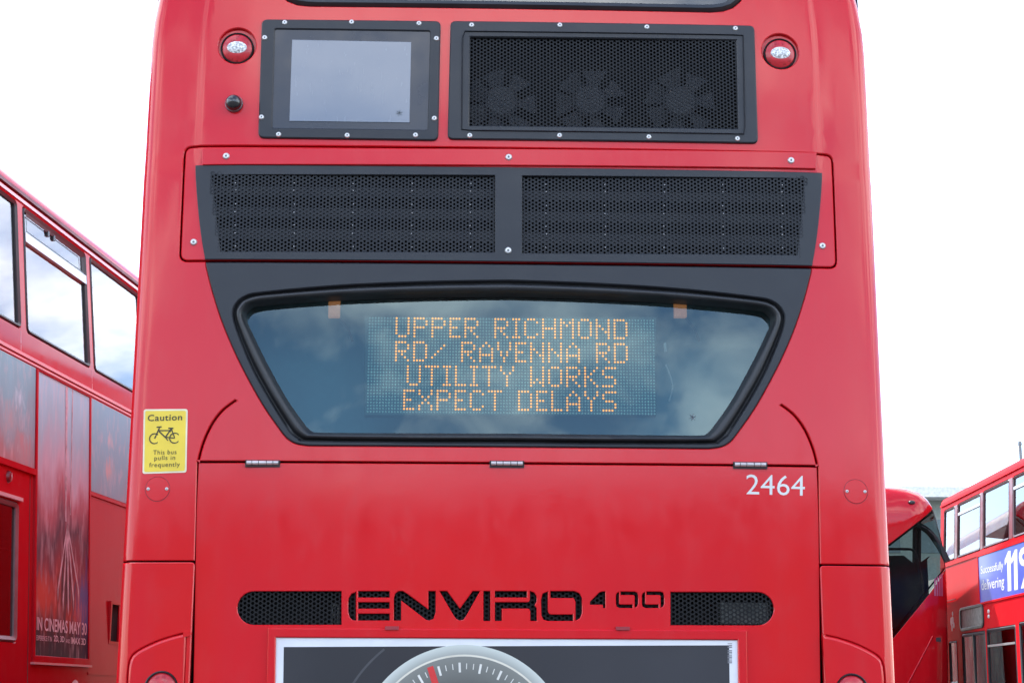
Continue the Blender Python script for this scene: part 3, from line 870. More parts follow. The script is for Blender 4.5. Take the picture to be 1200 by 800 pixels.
# --- caution sticker
YEL = plain('sticker_yellow', (.78, .57, .05), .45, var=.05); INK = plain('sticker_ink', (.035, .032, .015), .5)
st = panel('caution_sticker', round_poly(M.poly((165, 553.5), (217.5, 552.5), (219, 478), (166.5, 477.5)), .008), plain('sticker_border', (.78, .72, .52), .45), BUS, lift=-.0012, depth=.001, bev=0, bend=bs, ucuts=UC)
panel('yellow_field', round_poly(M.poly((167, 551.5), (215.7, 550.6), (217, 480), (168.3, 479.5)), .006), YEL, st, lift=-.0020, depth=.0007, bev=0, bend=bs, ucuts=UC)
lettering('caution_word', 'Caution', [M(171.2, 491.8), M(212.3, 491.2), M(212.6, 483.7), M(171.5, 484.2)], INK, st, y=-.0030, bold=.012, spacing=1.1, bend=bs)
lettering('notice_text', 'This bus', [M(177.8, 531.3), M(205.6, 530.8), M(205.8, 525.6), M(178, 526)], INK, st, y=-.0030, bold=.0, spacing=1.1, bend=bs)
lettering('notice_text', 'pulls in', [M(179.3, 539.5), M(204, 539), M(204.2, 532.2), M(179.5, 532.6)], INK, st, y=-.0030, bold=.0, spacing=1.1, bend=bs)
lettering('notice_text', 'frequently', [M(173, 547.6), M(209.6, 547.1), M(209.8, 540.1), M(173.2, 540.5)], INK, st, y=-.0030, bold=.0, spacing=1.1, bend=bs)
bk = MB()
def bline(a, b_, w_):
    a = Vector(M(*a)); b_ = Vector(M(*b_)); d = (b_ - a).normalized(); n_ = Vector((-d.y, d.x)) * w_
    bk.add([(q.x, -.0030 + bulge(q.x, q.y), q.y) for q in (a - n_, b_ - n_, b_ + n_, a + n_)], [(0, 1, 2, 3)])
for px, py in ((179.6, 512.3), (203.6, 512)):
    c = M(px, py); v = []; f = []
    for i in range(28):
        a = 2 * math.pi * i / 28
        for r in (.0150, .0186): v.append((c[0] + r * math.cos(a), -.0030 + bulge(c[0], c[1]), c[1] + r * math.sin(a)))
    for i in range(28): f.append((2 * i, 2 * i + 1, (2 * i + 3) % 56, (2 * i + 2) % 56))
    bk.add(v, f)
for a, b_, w_ in (((179.6, 512.3), (185.5, 499.5), .0022), ((184, 503), (198.5, 503), .002), ((185, 504), (192.5, 511), .0022), ((192.5, 511), (199.5, 501), .0022), ((199.5, 501), (203.6, 512), .0018),
                  ((192.5, 511), (203.6, 512), .0018), ((182, 499), (188, 498.5), .002), ((196, 500.3), (202, 500.6), .0024), ((192.5, 511), (195.5, 515), .0016), ((199.3, 500), (198, 505), .002), ((192, 511), (189.8, 508), .0016)): bline(a, b_, w_)
bk.build('bicycle_symbol', INK, st)

# --- round access caps with two screws
for px, py, sx_ in ((183, 571.5, 11.5), (1005, 574.5, 12)):
    c = M(px, py); y0 = bulge(c[0], c[1])
    disc = lambda r: [(c[0] + r * math.cos(k * math.pi / 24), c[1] + r * math.sin(k * math.pi / 24)) for k in range(48)]
    ac = panel('access_cap', disc(.0402), RED, BUS, lift=-.0016, depth=.003, bev=.0012, bend=bs)
    loft('cap_seal', [disc(.0402), disc(.0420)], [-.0004, -.0004], plain('cap_line', (.20, .012, .02), .6), ac, bend=bs)
    for s in (-1, 1):
        o = bpy.data.objects.new('screw', SMALL); COL.objects.link(o); o.parent = ac; o.location = (c[0] + s * .031, bulge(c[0] + s * .031, c[1]) - .002, c[1])

# --- lower corner panels with tail lamps
for s in (-1, 1):
    x_in = M(226, 700)[0] - .001
    arcp = spline([M(225.5, 739), M(205, 743), M(180, 751), M(158, 762), M(150, 771), M(147, 785), M(146, 805)], 5)
    outl = [(-HW, zp - G), (-HW, ZB), (x_in, ZB), (x_in, zp - G)]
    outl = round_poly(outl, [.0, 0, 0, .012])
    inn = [(x_in - .0005, arcp[0][1])] + arcp[1:] + [(arcp[-1][0], ZB + .05), (x_in - .0005, ZB + .05)]
    inn = [(min(x, x_in - .012), z) for x, z in inn]
    lampc = M(188, 806); 
    if s > 0: outl, inn = mir(outl), mir(inn); lampc = (-lampc[0], lampc[1])
    inn_r = dedupe(inn)
    cpn = panel('corner_panel', outl, RED, BUS, holes=[inn_r], lift=-.004, depth=.03, bev=.003, bend=bend, ucuts=UC)
    ia = inn_r if area(inn_r) > 0 else inn_r[::-1]
    lo1 = offset(ia, -.0); lo2 = offset(ia, .010); lo3 = offset(ia, .014)
    lamp = [(lampc[0] + .056 * math.cos(k * math.pi / 16), lampc[1] + .056 * math.sin(k * math.pi / 16)) for k in range(32)]
    loft('lip', [lo1, lo2, lo3], [.006, -.009, -.010], RED, cpn, bend=bs)
    panel('lamp_panel', lo3, RED, cpn, holes=[lamp], lift=-.010, depth=.03, bev=0, bend=bs, ucuts=UC)
    y0 = bulge(*lampc)
    MB().lathe([(.0555, .02), (.0555, -.010), (.053, -.013), (.0495, -.010), (.0495, .02)], 40, c=(lampc[0], y0, lampc[1])).build('lamp_bezel', RUBBER, cpn)
    MB().lathe([(.002, -.018), (.02, -.017), (.040, -.013), (.049, -.006), (.0495, .02)], 36, c=(lampc[0], y0, lampc[1])).build('tail_lamp', LENS, cpn)

#@@OTHERS@@
# ------------------------------------------------------------------ other vehicles
def lean_fn(a, b):
    return lambda z: a * (z - 1.4) + (b * (z - 3.2) if z > 3.2 else 0.0)
class Side(Face):
    def __init__(s, vp, px, z, flip, lean):
        P, a = on_line(vp, px, z)
        a += math.pi if flip else 0
        Y = Vector((-math.sin(a), math.cos(a), 0))
        P = P - Y * lean(z)
        super().__init__((P.x, P.y), a); s.lean = lean
    def __call__(s, px, py):
        d = 0.0
        for _ in range(12):
            u, z = Face.__call__(s, px, py, d); d = s.lean(z)
        return (u, z)
def rect(u0, u1, z0, z1): return [(u0, z0), (u1, z0), (u1, z1), (u0, z1)]
SEAT = plain('seat_moquette', (.05, .07, .16), .9, var=.2, scale=30)
def side_window(bus, u0, u1, z0, z1, lean, glass, frame=RUBBER, rad=.035, fw=.028, name='window'):
    o_ = rrect(u0, u1, z0, z1, rad, 4); i_ = rrect(u0 + fw, u1 - fw, z0 + fw, z1 - fw, max(.005, rad - fw * .5), 4)
    mid = rrect(u0 + fw * .4, u1 - fw * .4, z0 + fw * .4, z1 - fw * .4, max(.005, rad - fw * .2), 4)
    fr = loft(name, [o_, mid, i_, i_], [.012, -.008, .004, .03], frame, bus, bend=lambda x, z: lean(z))
    panel('glass', rrect(u0 + fw * .7, u1 - fw * .7, z0 + fw * .7, z1 - fw * .7, .01, 3), glass, fr, lift=.014, depth=.004, bev=0, bend=lambda x, z: lean(z))
    return fr
def shell(bus, u0, u1, zg, holes, far_holes, lean, mat, width=2.5):
    lb = lambda x, z: lean(z)
    panel('side_wall', rect(u0, u1, .35, zg), mat, bus, holes=holes, depth=.05, bev=.004, bend=lb, zcuts=[3.2])
    panel('far_wall', rect(u0, u1, .35, zg), mat, bus, holes=far_holes, lift=width - .05, depth=.05, bev=0, bend=lambda x, z: -lean(z), zcuts=[3.2])
    y0 = lean(zg); prof = [(0, -.01), (.004, .04), (.018, .08), (.05, .12), (.16, .16), (.45, .175), ((width - 2 * y0) / 2, .19)]
    prof = prof + [(width - 2 * y0 - a, b_) for a, b_ in prof[-2::-1]]
    v = []; f = []; n = len(prof)
    for u in (u0, u1):
        for a, b_ in prof: v.append((u, y0 + a, zg + b_))
    for i in range(n - 1): f.append((i, i + 1, n + i + 1, n + i))
    f.append(tuple(range(n))); f.append(tuple(range(2 * n - 1, n - 1, -1)))
    mesh('roof', v, f, mat, bus, 50)
    MB().box(u0 + .05, u1 - .05, .08, width - .08, 2.20, 2.30).build('upper_floor', plain('deck_floor', (.30, .30, .30), .8), bus)
    MB().box(u0 + .05, u1 - .05, .05, width - .05, .35, .42).build('lower_floor', plain('lower_floor_grey', (.08, .08, .085), .8), bus)
    for u in (u0, u1 - .05):
        vv = []; ff = []
        for x in (u, u + .05):
            for y_, z_ in ((0 + lean(.35), .35), (width - lean(.35), .35), (width - lean(zg) - .02, zg), (lean(zg) + .02, zg)): vv.append((x, y_, z_))
        mesh('end_wall', vv, [(0, 1, 2, 3), (7, 6, 5, 4), (0, 4, 5, 1), (1, 5, 6, 2), (2, 6, 7, 3), (3, 7, 4, 0)], mat, bus)

# --- left neighbour
L = Side((787, 815), (75, 264), 4.2, False, lean_fn(.055, .05))
LB = empty('neighbour_bus', L.O, L.ang)
tag(LB, 'red double-decker parked on the left, its long side carrying a tall film poster', 'bus')
ll = lambda x, z: L.lean(z)
lw_up = [(-3.75, -2.28), (-2.2, -.82), (-.73, .395), (.475, 1.60), (1.68, 2.8), (2.88, 4.0)]
lw_dn = [(-3.6, -2.3, 1.41, 2.23), (-2.2, -.825, 1.41, 2.235), (1.5, 2.7, 1.41, 2.23)]
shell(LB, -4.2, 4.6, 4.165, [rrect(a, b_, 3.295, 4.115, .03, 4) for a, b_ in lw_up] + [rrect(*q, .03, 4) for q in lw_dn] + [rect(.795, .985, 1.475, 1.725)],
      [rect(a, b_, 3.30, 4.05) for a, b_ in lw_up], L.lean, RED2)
for i, (a, b_) in enumerate(lw_up):
    fr = side_window(LB, a, b_, 3.295, 4.115, L.lean, GLASS)
    if i in (0, 2, 4):
        MB().add([(x, y_ + L.lean(z), z) for x in (a + .02, b_ - .02) for z in (3.885, 3.945) for y_ in (-.008, .02)], [(0, 2, 3, 1), (4, 5, 7, 6), (0, 1, 5, 4), (2, 6, 7, 3), (0, 4, 6, 2), (1, 3, 7, 5)]).build('hopper_bar', ALU, fr)
        if i == 2:
            for u in (-.30, -.20): MB().box(u, u + .03, .19, .21, 4.04, 4.08).build('catch', RUBBER, fr)
            hf = rrect(a + .05, b_ - .05, 3.95, 4.08, .01, 2); hi = offset(hf if area(hf) > 0 else hf[::-1], .018)
            loft('hopper_frame', [hf, hi], [-.004, .006], RUBBER, fr, bend=ll)
for q in lw_dn:
    fr = side_window(LB, *q, L.lean, TGLASS, frame=plain('frame_alu_dull', (.26, .25, .25), .5, .5), fw=.035)
    MB().box(q[0] + .03, q[1] - .03, .08, .10, 1.95, 2.0).build('hopper_bar', ALU, fr)
    for u in (q[0] + .3, q[0] + .95): MB().box(u - .2, u + .2, .35, .48, .9, 1.72).build('seat_back', SEAT, fr)
MB().box(-4.1, 4.5, 1.2, 1.25, .45, 2.19).build('saloon_shade', plain('saloon_dark', (.035, .035, .04), .8, var=.3, scale=3), LB)  # near-black sheet added as the shade inside the lower windows
# gutter and mouldings
def along(name, z0, z1, out_, mat, u0=-4.2, u1=4.6, parent=None, lean=None, y_in=.004):
    le = lean or L.lean
    return MB().add([(u, y_ + le(z), z) for u in (u0, u1) for z in (z0, z1) for y_ in (-out_, y_in)],
                    [(0, 2, 3, 1), (4, 5, 7, 6), (0, 1, 5, 4), (2, 6, 7, 3), (0, 4, 6, 2), (1, 3, 7, 5)]).build(name, mat, parent or LB)
PINK = plain('moulding_pale', (.60, .30, .30), .4, coat=.5)
along('gutter', 4.166, 4.190, .022, plain('gutter_dark', (.12, .01, .015), .5))
along('cant_rail', 4.128, 4.150, .010, PINK)
along('moulding', 3.130, 3.150, .012, PINK)
along('moulding', 3.105, 3.118, .008, PINK)
along('skirt_rail', 1.245, 1.26, .006, RED2, .36, 4.6)
along('ledge', 2.425, 2.462, .02, RED2, -4.2, -.60)
along('ledge', 2.425, 2.452, .012, RED2, .36, 4.6)
along('drip_rail', 2.24, 2.262, .018, ALU, -2.25, -.80)
# printed adverts: pale blue tops carry the sky's reflection, embers and smoke below
def ad_mat(name, zlo, zhi, stops, seed, scale=(3, 3, 1.2), amt=.25, spots=None):
    m_, t_, b_, o_ = new_mat(name)
    c = t_.nodes.new('ShaderNodeTexCoord'); s_ = t_.nodes.new('ShaderNodeSeparateXYZ'); t_.links.new(c.outputs['Object'], s_.inputs[0])
    h = mapr(t_, s_.outputs[2], zlo, zhi, 0, 1)
    mp = t_.nodes.new('ShaderNodeMapping'); mp.inputs['Location'].default_value = (seed, seed * 2, seed); mp.inputs['Scale'].default_value = scale
    t_.links.new(c.outputs['Object'], mp.inputs[0])
    n_ = t_.nodes.new('ShaderNodeTexNoise'); n_.inputs['Scale'].default_value = 1.6; n_.inputs['Detail'].default_value = 6; t_.links.new(mp.outputs[0], n_.inputs['Vector'])
    a_ = t_.nodes.new('ShaderNodeMath'); a_.operation = 'ADD'; t_.links.new(h, a_.inputs[0]); t_.links.new(mapr(t_, n_.outputs['Fac'], .3, .7, -amt, amt), a_.inputs[1])
    r_ = t_.nodes.new('ShaderNodeValToRGB'); el = r_.color_ramp.elements
    el[0].position = stops[0][0]; el[0].color = (*stops[0][1], 1); el[-1].position = stops[-1][0]; el[-1].color = (*stops[-1][1], 1)
    for p_, col_ in stops[1:-1]:
        e = el.new(p_); e.color = (*col_, 1)
    t_.links.new(a_.outputs[0], r_.inputs[0])
    colr = r_.outputs[0]
    # fine smoke texture
    n2 = t_.nodes.new('ShaderNodeTexNoise'); n2.inputs['Scale'].default_value = 7; n2.inputs['Detail'].default_value = 8; t_.links.new(mp.outputs[0], n2.inputs['Vector'])
    colr = mixc(t_, mapr(t_, n2.outputs['Fac'], .5, .8, 0, .4), colr, (.70, .66, .68))
    for (bu, bz, br_, bc_) in (spots or ()):
        dv = t_.nodes.new('ShaderNodeVectorMath'); dv.operation = 'DISTANCE'; t_.links.new(c.outputs['Object'], dv.inputs[0]); dv.inputs[1].default_value = (bu, .01, bz)
        ad_ = t_.nodes.new('ShaderNodeMath'); ad_.operation = 'ADD'; t_.links.new(dv.outputs['Value'], ad_.inputs[0]); t_.links.new(mapr(t_, n2.outputs['Fac'], .3, .7, -br_ * .5, br_ * .5), ad_.inputs[1])
        colr = mixc(t_, mapr(t_, ad_.outputs[0], br_ * .3, br_, .85, 0), colr, bc_)
    t_.links.new(colr, b_.inputs['Base Color']); b_.inputs['Roughness'].default_value = .6; b_.inputs['Specular IOR Level'].default_value = .25
    return m_
sky_veil = [(0, (.36, .24, .24)), (.25, (.26, .40, .43)), (.6, (.20, .52, .57)), (1, (.22, .60, .66))]  # pale blue stops put the reflected sky into the print
A1 = ad_mat('advert_mist', 2.46, 3.1, sky_veil, 1.3, spots=[(-.85, 2.86, .10, (.50, .80, .85)), (-1.0, 2.72, .12, (.42, .44, .44)), (-.78, 2.58, .13, (.44, .30, .30))])
panel('advert_panel', rect(-2.2, -.60, 2.465, 3.095), A1, LB, lift=-.006, depth=.006, bev=.001, bend=ll)
panel('advert_panel', rect(.385, 1.6, 2.455, 3.09), ad_mat('advert_sky_veil_b', 2.3, 3.1, [(0, (.28, .44, .48)), (.4, (.22, .54, .60)), (1, (.22, .62, .72))], 4.1, amt=.15, spots=[(.78, 2.86, .09, (.62, .66, .62)), (.77, 2.64, .12, (.55, .52, .48))]), LB, lift=-.006, depth=.006, bev=.001, bend=ll)  # reflected sky in the pale blue stops here too
tall = ad_mat('advert_tall', 1.34, 3.09, [(0, (.018, .016, .022)), (.10, (.05, .015, .02)), (.20, (.42, .05, .03)), (.32, (.20, .035, .05)), (.42, (.09, .05, .07)), (.54, (.36, .13, .16)), (.64, (.46, .46, .52)), (.80, (.30, .60, .67)), (1, (.32, .72, .82))], 2.2, scale=(3.5, 3.5, .8), amt=.10, spots=[(.33, 1.68, .26, (.06, .14, .34)), (-.06, 1.76, .20, (.05, .04, .045)), (-.45, 1.72, .16, (.50, .06, .03)), (.30, 1.40, .14, (.02, .03, .05))])  # top stops carry reflected sky, lower ones darkened for shade between buses
pf = panel('poster_frame', rect(-.60, .372, 1.30, 3.093), RED2, LB, holes=[rect(-.572, .345, 1.345, 3.085)], lift=-.016, depth=.02, bev=.003, bend=ll)
tp = panel('tall_poster', rect(-.575, .348, 1.342, 3.088), tall, LB, lift=-.008, depth=.008, bev=0, bend=ll)
along('frame_foot', 1.292, 1.305, .024, PINK, -.61, .382)
# pale streaks and a splayed fork of light in the print (generic, not the original artwork)
ST = plain('print_streak', (.40, .40, .44), .35, coat=.4, var=.3, scale=14)
def print_poly(name, pts, mat, parent, y=-.0095):
    return mesh(name, [(u, y + L.lean(z), z) for u, z in pts], [tuple(range(len(pts)))], mat, parent)
print_poly('light_streak', [(-.10, 3.08), (-.06, 3.08), (-.065, 2.2), (-.09, 2.2)], ST, tp)
print_poly('light_streak', [(.02, 3.08), (.035, 3.08), (.015, 2.25), (0, 2.25)], ST, tp)
for k, (du, z1) in enumerate(((-.20, 1.72), (-.11, 1.66), (-.02, 1.64), (.07, 1.68), (.16, 1.74))):
    print_poly('light_fork', [(-.055, 2.18), (-.035, 2.18), (du + .012, z1 + .04), (du, z1 - .04), (du - .012, z1 + .04)], ST, tp)
PALE = plain('print_pale', (.66, .62, .66), .4)
lettering('release_line', 'IN CINEMAS MAY 30', [(-.545, 1.495), (.315, 1.495), (.315, 1.575), (-.545, 1.575)], PALE, tp, y=-.0105, bold=.012, bend=ll)
lettering('format_line', 'EXPERIENCE IT IN', [(-.545, 1.435), (-.30, 1.435), (-.30, 1.465), (-.545, 1.465)], PALE, tp, y=-.0105, bend=ll)
lettering('format_line', '2D, 3D', [(-.265, 1.432), (-.085, 1.432), (-.085, 1.475), (-.265, 1.475)], PALE, tp, y=-.0105, bold=.015, bend=ll)
lettering('format_line', 'AND', [(-.06, 1.435), (.01, 1.435), (.01, 1.46), (-.06, 1.46)], PALE, tp, y=-.0105, bend=ll)
lettering('format_line', 'IMAX 3D', [(.03, 1.432), (.30, 1.432), (.30, 1.475), (.03, 1.475)], PALE, tp, y=-.0105, bold=.015, bend=ll)
# small fittings
MB().box(.77, 1.01, L.lean(1.6) - .012, L.lean(1.6) + .01, 1.455, 1.475).box(.77, 1.01, L.lean(1.6) - .012, L.lean(1.6) + .01, 1.725, 1.745).box(.77, .795, L.lean(1.6) - .012, L.lean(1.6) + .01, 1.475, 1.725).build('vent_frame', RED2, LB)
MB().box(.79, 1.0, .022, .03, 1.46, 1.74).build('vent_shade', VOID, LB)  # near-black sheet gives the vent slot its shade
MB().lathe([(.002, -.02), (.022, -.018), (.03, 0)], 14, sz=1.3, c=(-.99, L.lean(2.37), 2.365)).build('side_marker', plain('marker_red', (.18, .01, .015), .3), LB)
MB().lathe([(.002, -.006), (.075, -.004), (.085, 0)], 28, c=(.13, L.lean(1.12), 1.125)).build('white_badge', WHITE, LB)
for u in (-.83, .42):
    MB().add([(u + d_, y_ + L.lean(z), z) for d_ in (0, .006) for z in (3.15, 3.29) for y_ in (-.0015, .002)], [(0, 2, 3, 1), (4, 5, 7, 6), (0, 1, 5, 4), (2, 6, 7, 3), (0, 4, 6, 2), (1, 3, 7, 5)]).build('panel_joint', PINK, LB)
MB().add([(-.66 + d_, y_ + L.lean(z), z) for d_ in (0, .012) for z in (.9, 2.42) for y_ in (-.001, .002)], [(0, 2, 3, 1), (4, 5, 7, 6), (0, 1, 5, 4), (2, 6, 7, 3), (0, 4, 6, 2), (1, 3, 7, 5)]).build('panel_joint', plain('joint_dark', (.10, .01, .015), .6), LB)

# --- right neighbour with the blue banner
Q = Side((660, 820), (1165, 556), 4.25, True, lean_fn(.015, .05))
RB = empty('banner_bus', Q.O, Q.ang)
tag(RB, 'red double-decker at the right edge with a blue advertising banner along its side', 'bus')
ql = lambda x, z: Q.lean(z)
rw = [(-3.12, -2.36), (-2.19, -.76), (-.615, .825), (1.0, 2.42), (2.58, 4.0)]
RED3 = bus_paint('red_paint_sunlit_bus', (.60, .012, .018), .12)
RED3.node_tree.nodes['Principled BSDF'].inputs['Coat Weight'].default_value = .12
rdoor = [(-2.09, -.68, .5, 2.085), (-.60, .93, .5, 2.10), (1.10, 2.5, 1.2, 2.12)]
cab = (-2.95, -2.42, 1.35, 2.0)
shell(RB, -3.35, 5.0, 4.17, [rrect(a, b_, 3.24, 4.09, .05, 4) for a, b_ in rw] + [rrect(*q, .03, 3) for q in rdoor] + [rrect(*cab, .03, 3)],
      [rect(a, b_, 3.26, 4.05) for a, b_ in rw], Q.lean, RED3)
BROWN = plain('frame_maroon', (.05, .012, .018), .45)
for i, (a, b_) in enumerate(rw):
    fr = side_window(RB, a, b_, 3.24, 4.09, Q.lean, glass_mat('pale_glass%d' % i, (.46, .55, .53), 1.5, .04), frame=BROWN, rad=.05, fw=.04)
    if i in (1, 3): MB().box(a + .03, b_ - .03, Q.lean(3.93) - .004, Q.lean(3.93) + .03, 3.90, 3.94).build('hopper_bar', ALU, fr)
for (a0, b0), (a1, b1) in zip(rw[:-1], rw[1:]):
    MB().add([(u, y_ + Q.lean(z), z) for u in (b0 + .002, a1 - .002) for z in (3.25, 4.08) for y_ in (-.006, .002)], [(0, 2, 3, 1), (4, 5, 7, 6), (0, 1, 5, 4), (2, 6, 7, 3), (0, 4, 6, 2), (1, 3, 7, 5)]).build('window_pillar', plain('pillar_maroon', (.16, .012, .02), .4), RB)
side_window(RB, *cab, Q.lean, GLASS, frame=RUBBER)
DOORG = glass_mat('door_glass', (.40, .36, .36), 1.5, .05)
for i, q in enumerate(rdoor):
    fr = side_window(RB, *q, Q.lean, DOORG, frame=RUBBER, name='door' if i < 2 else 'window', fw=.05)
    if i == 0: MB().box(q[0] + .68, q[0] + .72, .0, .03, .55, 2.05).build('leaf_edge', RUBBER, fr)
    if i == 1: MB().box(q[0] + .05, q[1] - .05, .0, .03, 1.84, 1.87).build('transom', ALU, fr)
    MB().tube([(q[0] + .5, .3, .5), (q[0] + .5, .3, 1.75)], .018).build('grab_pole', plain('pole_orange', (.5, .1, .06), .4), fr)
along('moulding', 3.165, 3.19, .012, RED3, -3.3, 5.0, RB, Q.lean)
along('roof_rail', 4.155, 4.185, .025, RED3, -3.3, 5.0, RB, Q.lean)
bn, t, b, o = new_mat('banner_blue')
bnn = noise(t, .8, 2)
t.links.new(mixc(t, mapr(t, bnn, .35, .65, 0, 1), (.035, .045, .34), (.06, .09, .46)), b.inputs['Base Color'])
b.inputs['Roughness'].default_value = .35
bo = panel('banner', rect(-.865, 3.4, 2.487, 3.150), bn, RB, lift=-.008, depth=.008, bev=.002, bend=ql)
panel('banner_frame', rect(-.91, 3.45, 2.455, 3.163), RED3, RB, holes=[rect(-.866, 3.41, 2.488, 3.149)], lift=-.018, depth=.02, bev=.004, bend=ql)
def on_q(name, txt, pts, bold=.008):
    lettering(name, txt, [Q(*p) for p in pts], WHITE, bo, y=-.0095, bold=bold, bend=ql)
on_q('banner_text', 'Successfully', [(1150.3, 675), (1176.5, 669.5), (1176.5, 656.5), (1149.8, 663)])
on_q('banner_text', 'delivering', [(1151, 695), (1177.5, 691), (1177.5, 673.5), (1150.5, 679.5)])
def banner_one(pts):
    bl_, br_, tr_, tl_ = [Vector(Q(*p)) for p in pts]; v = []
    for a, b_ in ((.42, 0), (1, 0), (1, 1), (.62, 1), (0, .80), (0, .66), (.42, .76)):
        q = bl_.lerp(br_, a).lerp(tl_.lerp(tr_, a), b_); v.append((q.x, -.0095 + ql(q.x, q.y), q.y))
    mesh('banner_text', v, [tuple(range(7))], WHITE, bo)
banner_one([(1178.8, 693), (1186, 691.7), (1185, 644.7), (1178, 646.3)])
banner_one([(1186.5, 691.6), (1193.6, 690.2), (1192.8, 643), (1185.8, 644.5)])
on_q('banner_text', '%', [(1196, 689.5), (1218, 685), (1217, 636.5), (1194.5, 642)], .02)
# destination box
dbx = panel('destination_box', rrect(-2.13, -.70, 2.125, 2.475, .10, 5), RUBBER, RB, holes=[rrect(-2.06, -.77, 2.165, 2.435, .06, 5)], lift=-.02, depth=.03, bev=.005, bend=ql)
panel('blind', rrect(-2.07, -.76, 2.16, 2.44, .06, 5), plain('blind_grey', (.22, .22, .20), .5, var=.25, scale=16), dbx, lift=-.005, depth=.005, bev=0, bend=ql)
for z in (2.27, 2.34): MB().lathe([(.002, -.02), (.025, -.015), (.028, 0)], 12, c=(-.42, Q.lean(z), z)).build('indicator', WHITE, RB)
mk = MB()
for du, dz, r_ in ((0, 0, .07), (.09, .02, .06), (.02, -.10, .05), (.14, -.06, .05), (.10, .12, .035)): mk.lathe([(.002, -.004), (r_, -.003), (r_, 0)], 12, c=(-2.72 + du, Q.lean(2.33), 2.30 + dz))
mk.build('white_mark', WHITE, RB)
MB().box(-3.36, -2.3, -.012, .002, 2.62, 2.635).build('panel_joint', plain('joint_red', (.25, .012, .02), .5), RB)
MB().tube([(-2.95, .5, 4.30), (-2.75, .5, 4.44), (-2.6, .5, 4.40)], .03).build('roof_vent', plain('roof_vent_grey', (.25, .22, .22), .5), RB)

# --- rounded bus with the slanting wrap-round glass
DEP = 18.6
K0 = Face((0, DEP), 0.0)
kx = K0(1110.5, 760, .25)[0] - 1.27
K0 = Face((kx, DEP), 0.0)
KB = empty('rounded_bus', (kx, DEP, 0))
tag(KB, 'deep red bus with rounded rear end and slanting wrap-round glass, half hidden', 'bus')
ko = spline([K0(1000, 569, .3), K0(1045, 570.5, .3), K0(1062, 573, .3), K0(1077, 578, .3), K0(1088, 588, .3), K0(1095, 603, .3), K0(1101, 625, .3), K0(1105.5, 645, .3), K0(1108, 668, .3), K0(1109.5, 700, .3), K0(1110.5, 760, .3), K0(1111, 830, .3)], 4)
ko = [q for q in ko if q[0] > .02]
ko = [(0.0, ko[0][1] + .005)] + ko + [(ko[-1][0], .35)]
outl = ko + mir(ko)[:-1]
seg = [(Vector(outl[i]), Vector(outl[(i + 1) % len(outl)])) for i in range(len(outl))]
def kdist(x, z):
    p = Vector((x, z)); best = 9
    for a, b_ in seg:
        if a.y < .36 and b_.y < .36: continue
        d_ = b_ - a; L2 = d_.length_squared
        tt = max(0, min(1, (p - a).dot(d_) / L2)) if L2 > 1e-12 else 0
        best = min(best, (p - (a + d_ * tt)).length)
    return best
KR = .42
def kb(x, z):
    d_ = kdist(x, z)
    return 0.0 if d_ >= KR else KR * .75 * (1 - math.sqrt(max(0, 1 - ((KR - d_) / KR) ** 2)))
def clipside(line_a, line_b, keep_above, poly):
    (x0, z0), (x1, z1) = line_a, line_b
    def s(q): return ((x1 - x0) * (q[1] - z0) - (z1 - z0) * (q[0] - x0)) * (1 if keep_above else -1) * (1 if x1 > x0 else -1)
    o_ = []
    for i in range(len(poly)):
        a, b_ = poly[i], poly[(i + 1) % len(poly)]; sa, sb = s(a), s(b_)
        if sa >= 0: o_.append(a)
        if (sa >= 0) != (sb >= 0): tt = sa / (sa - sb); o_.append((a[0] + (b_[0] - a[0]) * tt, a[1] + (b_[1] - a[1]) * tt))
    return o_
ua, ub = K0(1042, 636.5, .05), K0(1093, 596, .25)
la, lb_ = K0(1042, 752.5, .05), K0(1108.5, 666, .28)
kcu = [i * .1 for i in range(-12, 13)] + [1.22, 1.24, 1.255]; kcz = [.6 + .2 * i for i in range(20)]
up = clipside(ua, ub, True, outl); rest = clipside(ua, ub, False, outl); lo = clipside(la, lb_, False, rest); gp = clipside(la, lb_, True, rest)
panel('upper_shell', up, REDD, KB, depth=.04, bev=.003, bend=kb, ucuts=kcu, zcuts=kcz, ang=40)
panel('lower_shell', lo, REDD, KB, depth=.04, bev=.003, bend=kb, ucuts=kcu, zcuts=kcz, ang=40)
gg = gp if area(gp) > 0 else gp[::-1]
panel('wrap_glass', offset(gg, .012), glass_mat('wrap_tint', (.33, .39, .37), 1.22, .0, .12), KB, lift=.008, depth=.004, bev=0, bend=kb, ucuts=kcu, zcuts=kcz)
gi_ = offset(gg, .045)
loft('glass_band', [gg, offset(gg, .022), gi_], [.004, .006, .012], RUBBER, KB, bend=kb)
# body behind: side walls, roof
v = []; f = []; n = len(outl)
KE = 6.0
for k, yy in enumerate((None, KE)):
    for x, z in outl: v.append((x, kb(x, z) + .03 if yy is None else yy, z))
sidef = []
for i in range(n):
    j = (i + 1) % n
    zc0 = (outl[i][1] + outl[j][1]) / 2; xc0 = (outl[i][0] + outl[j][0]) / 2
    if abs(xc0) > .9 and 2.9 < zc0 < 3.75 : continue              # glazed band of the upper deck
    f.append((i, j, n + j, n + i))
mesh('body_sleeve', v, f, REDD, KB, 50)
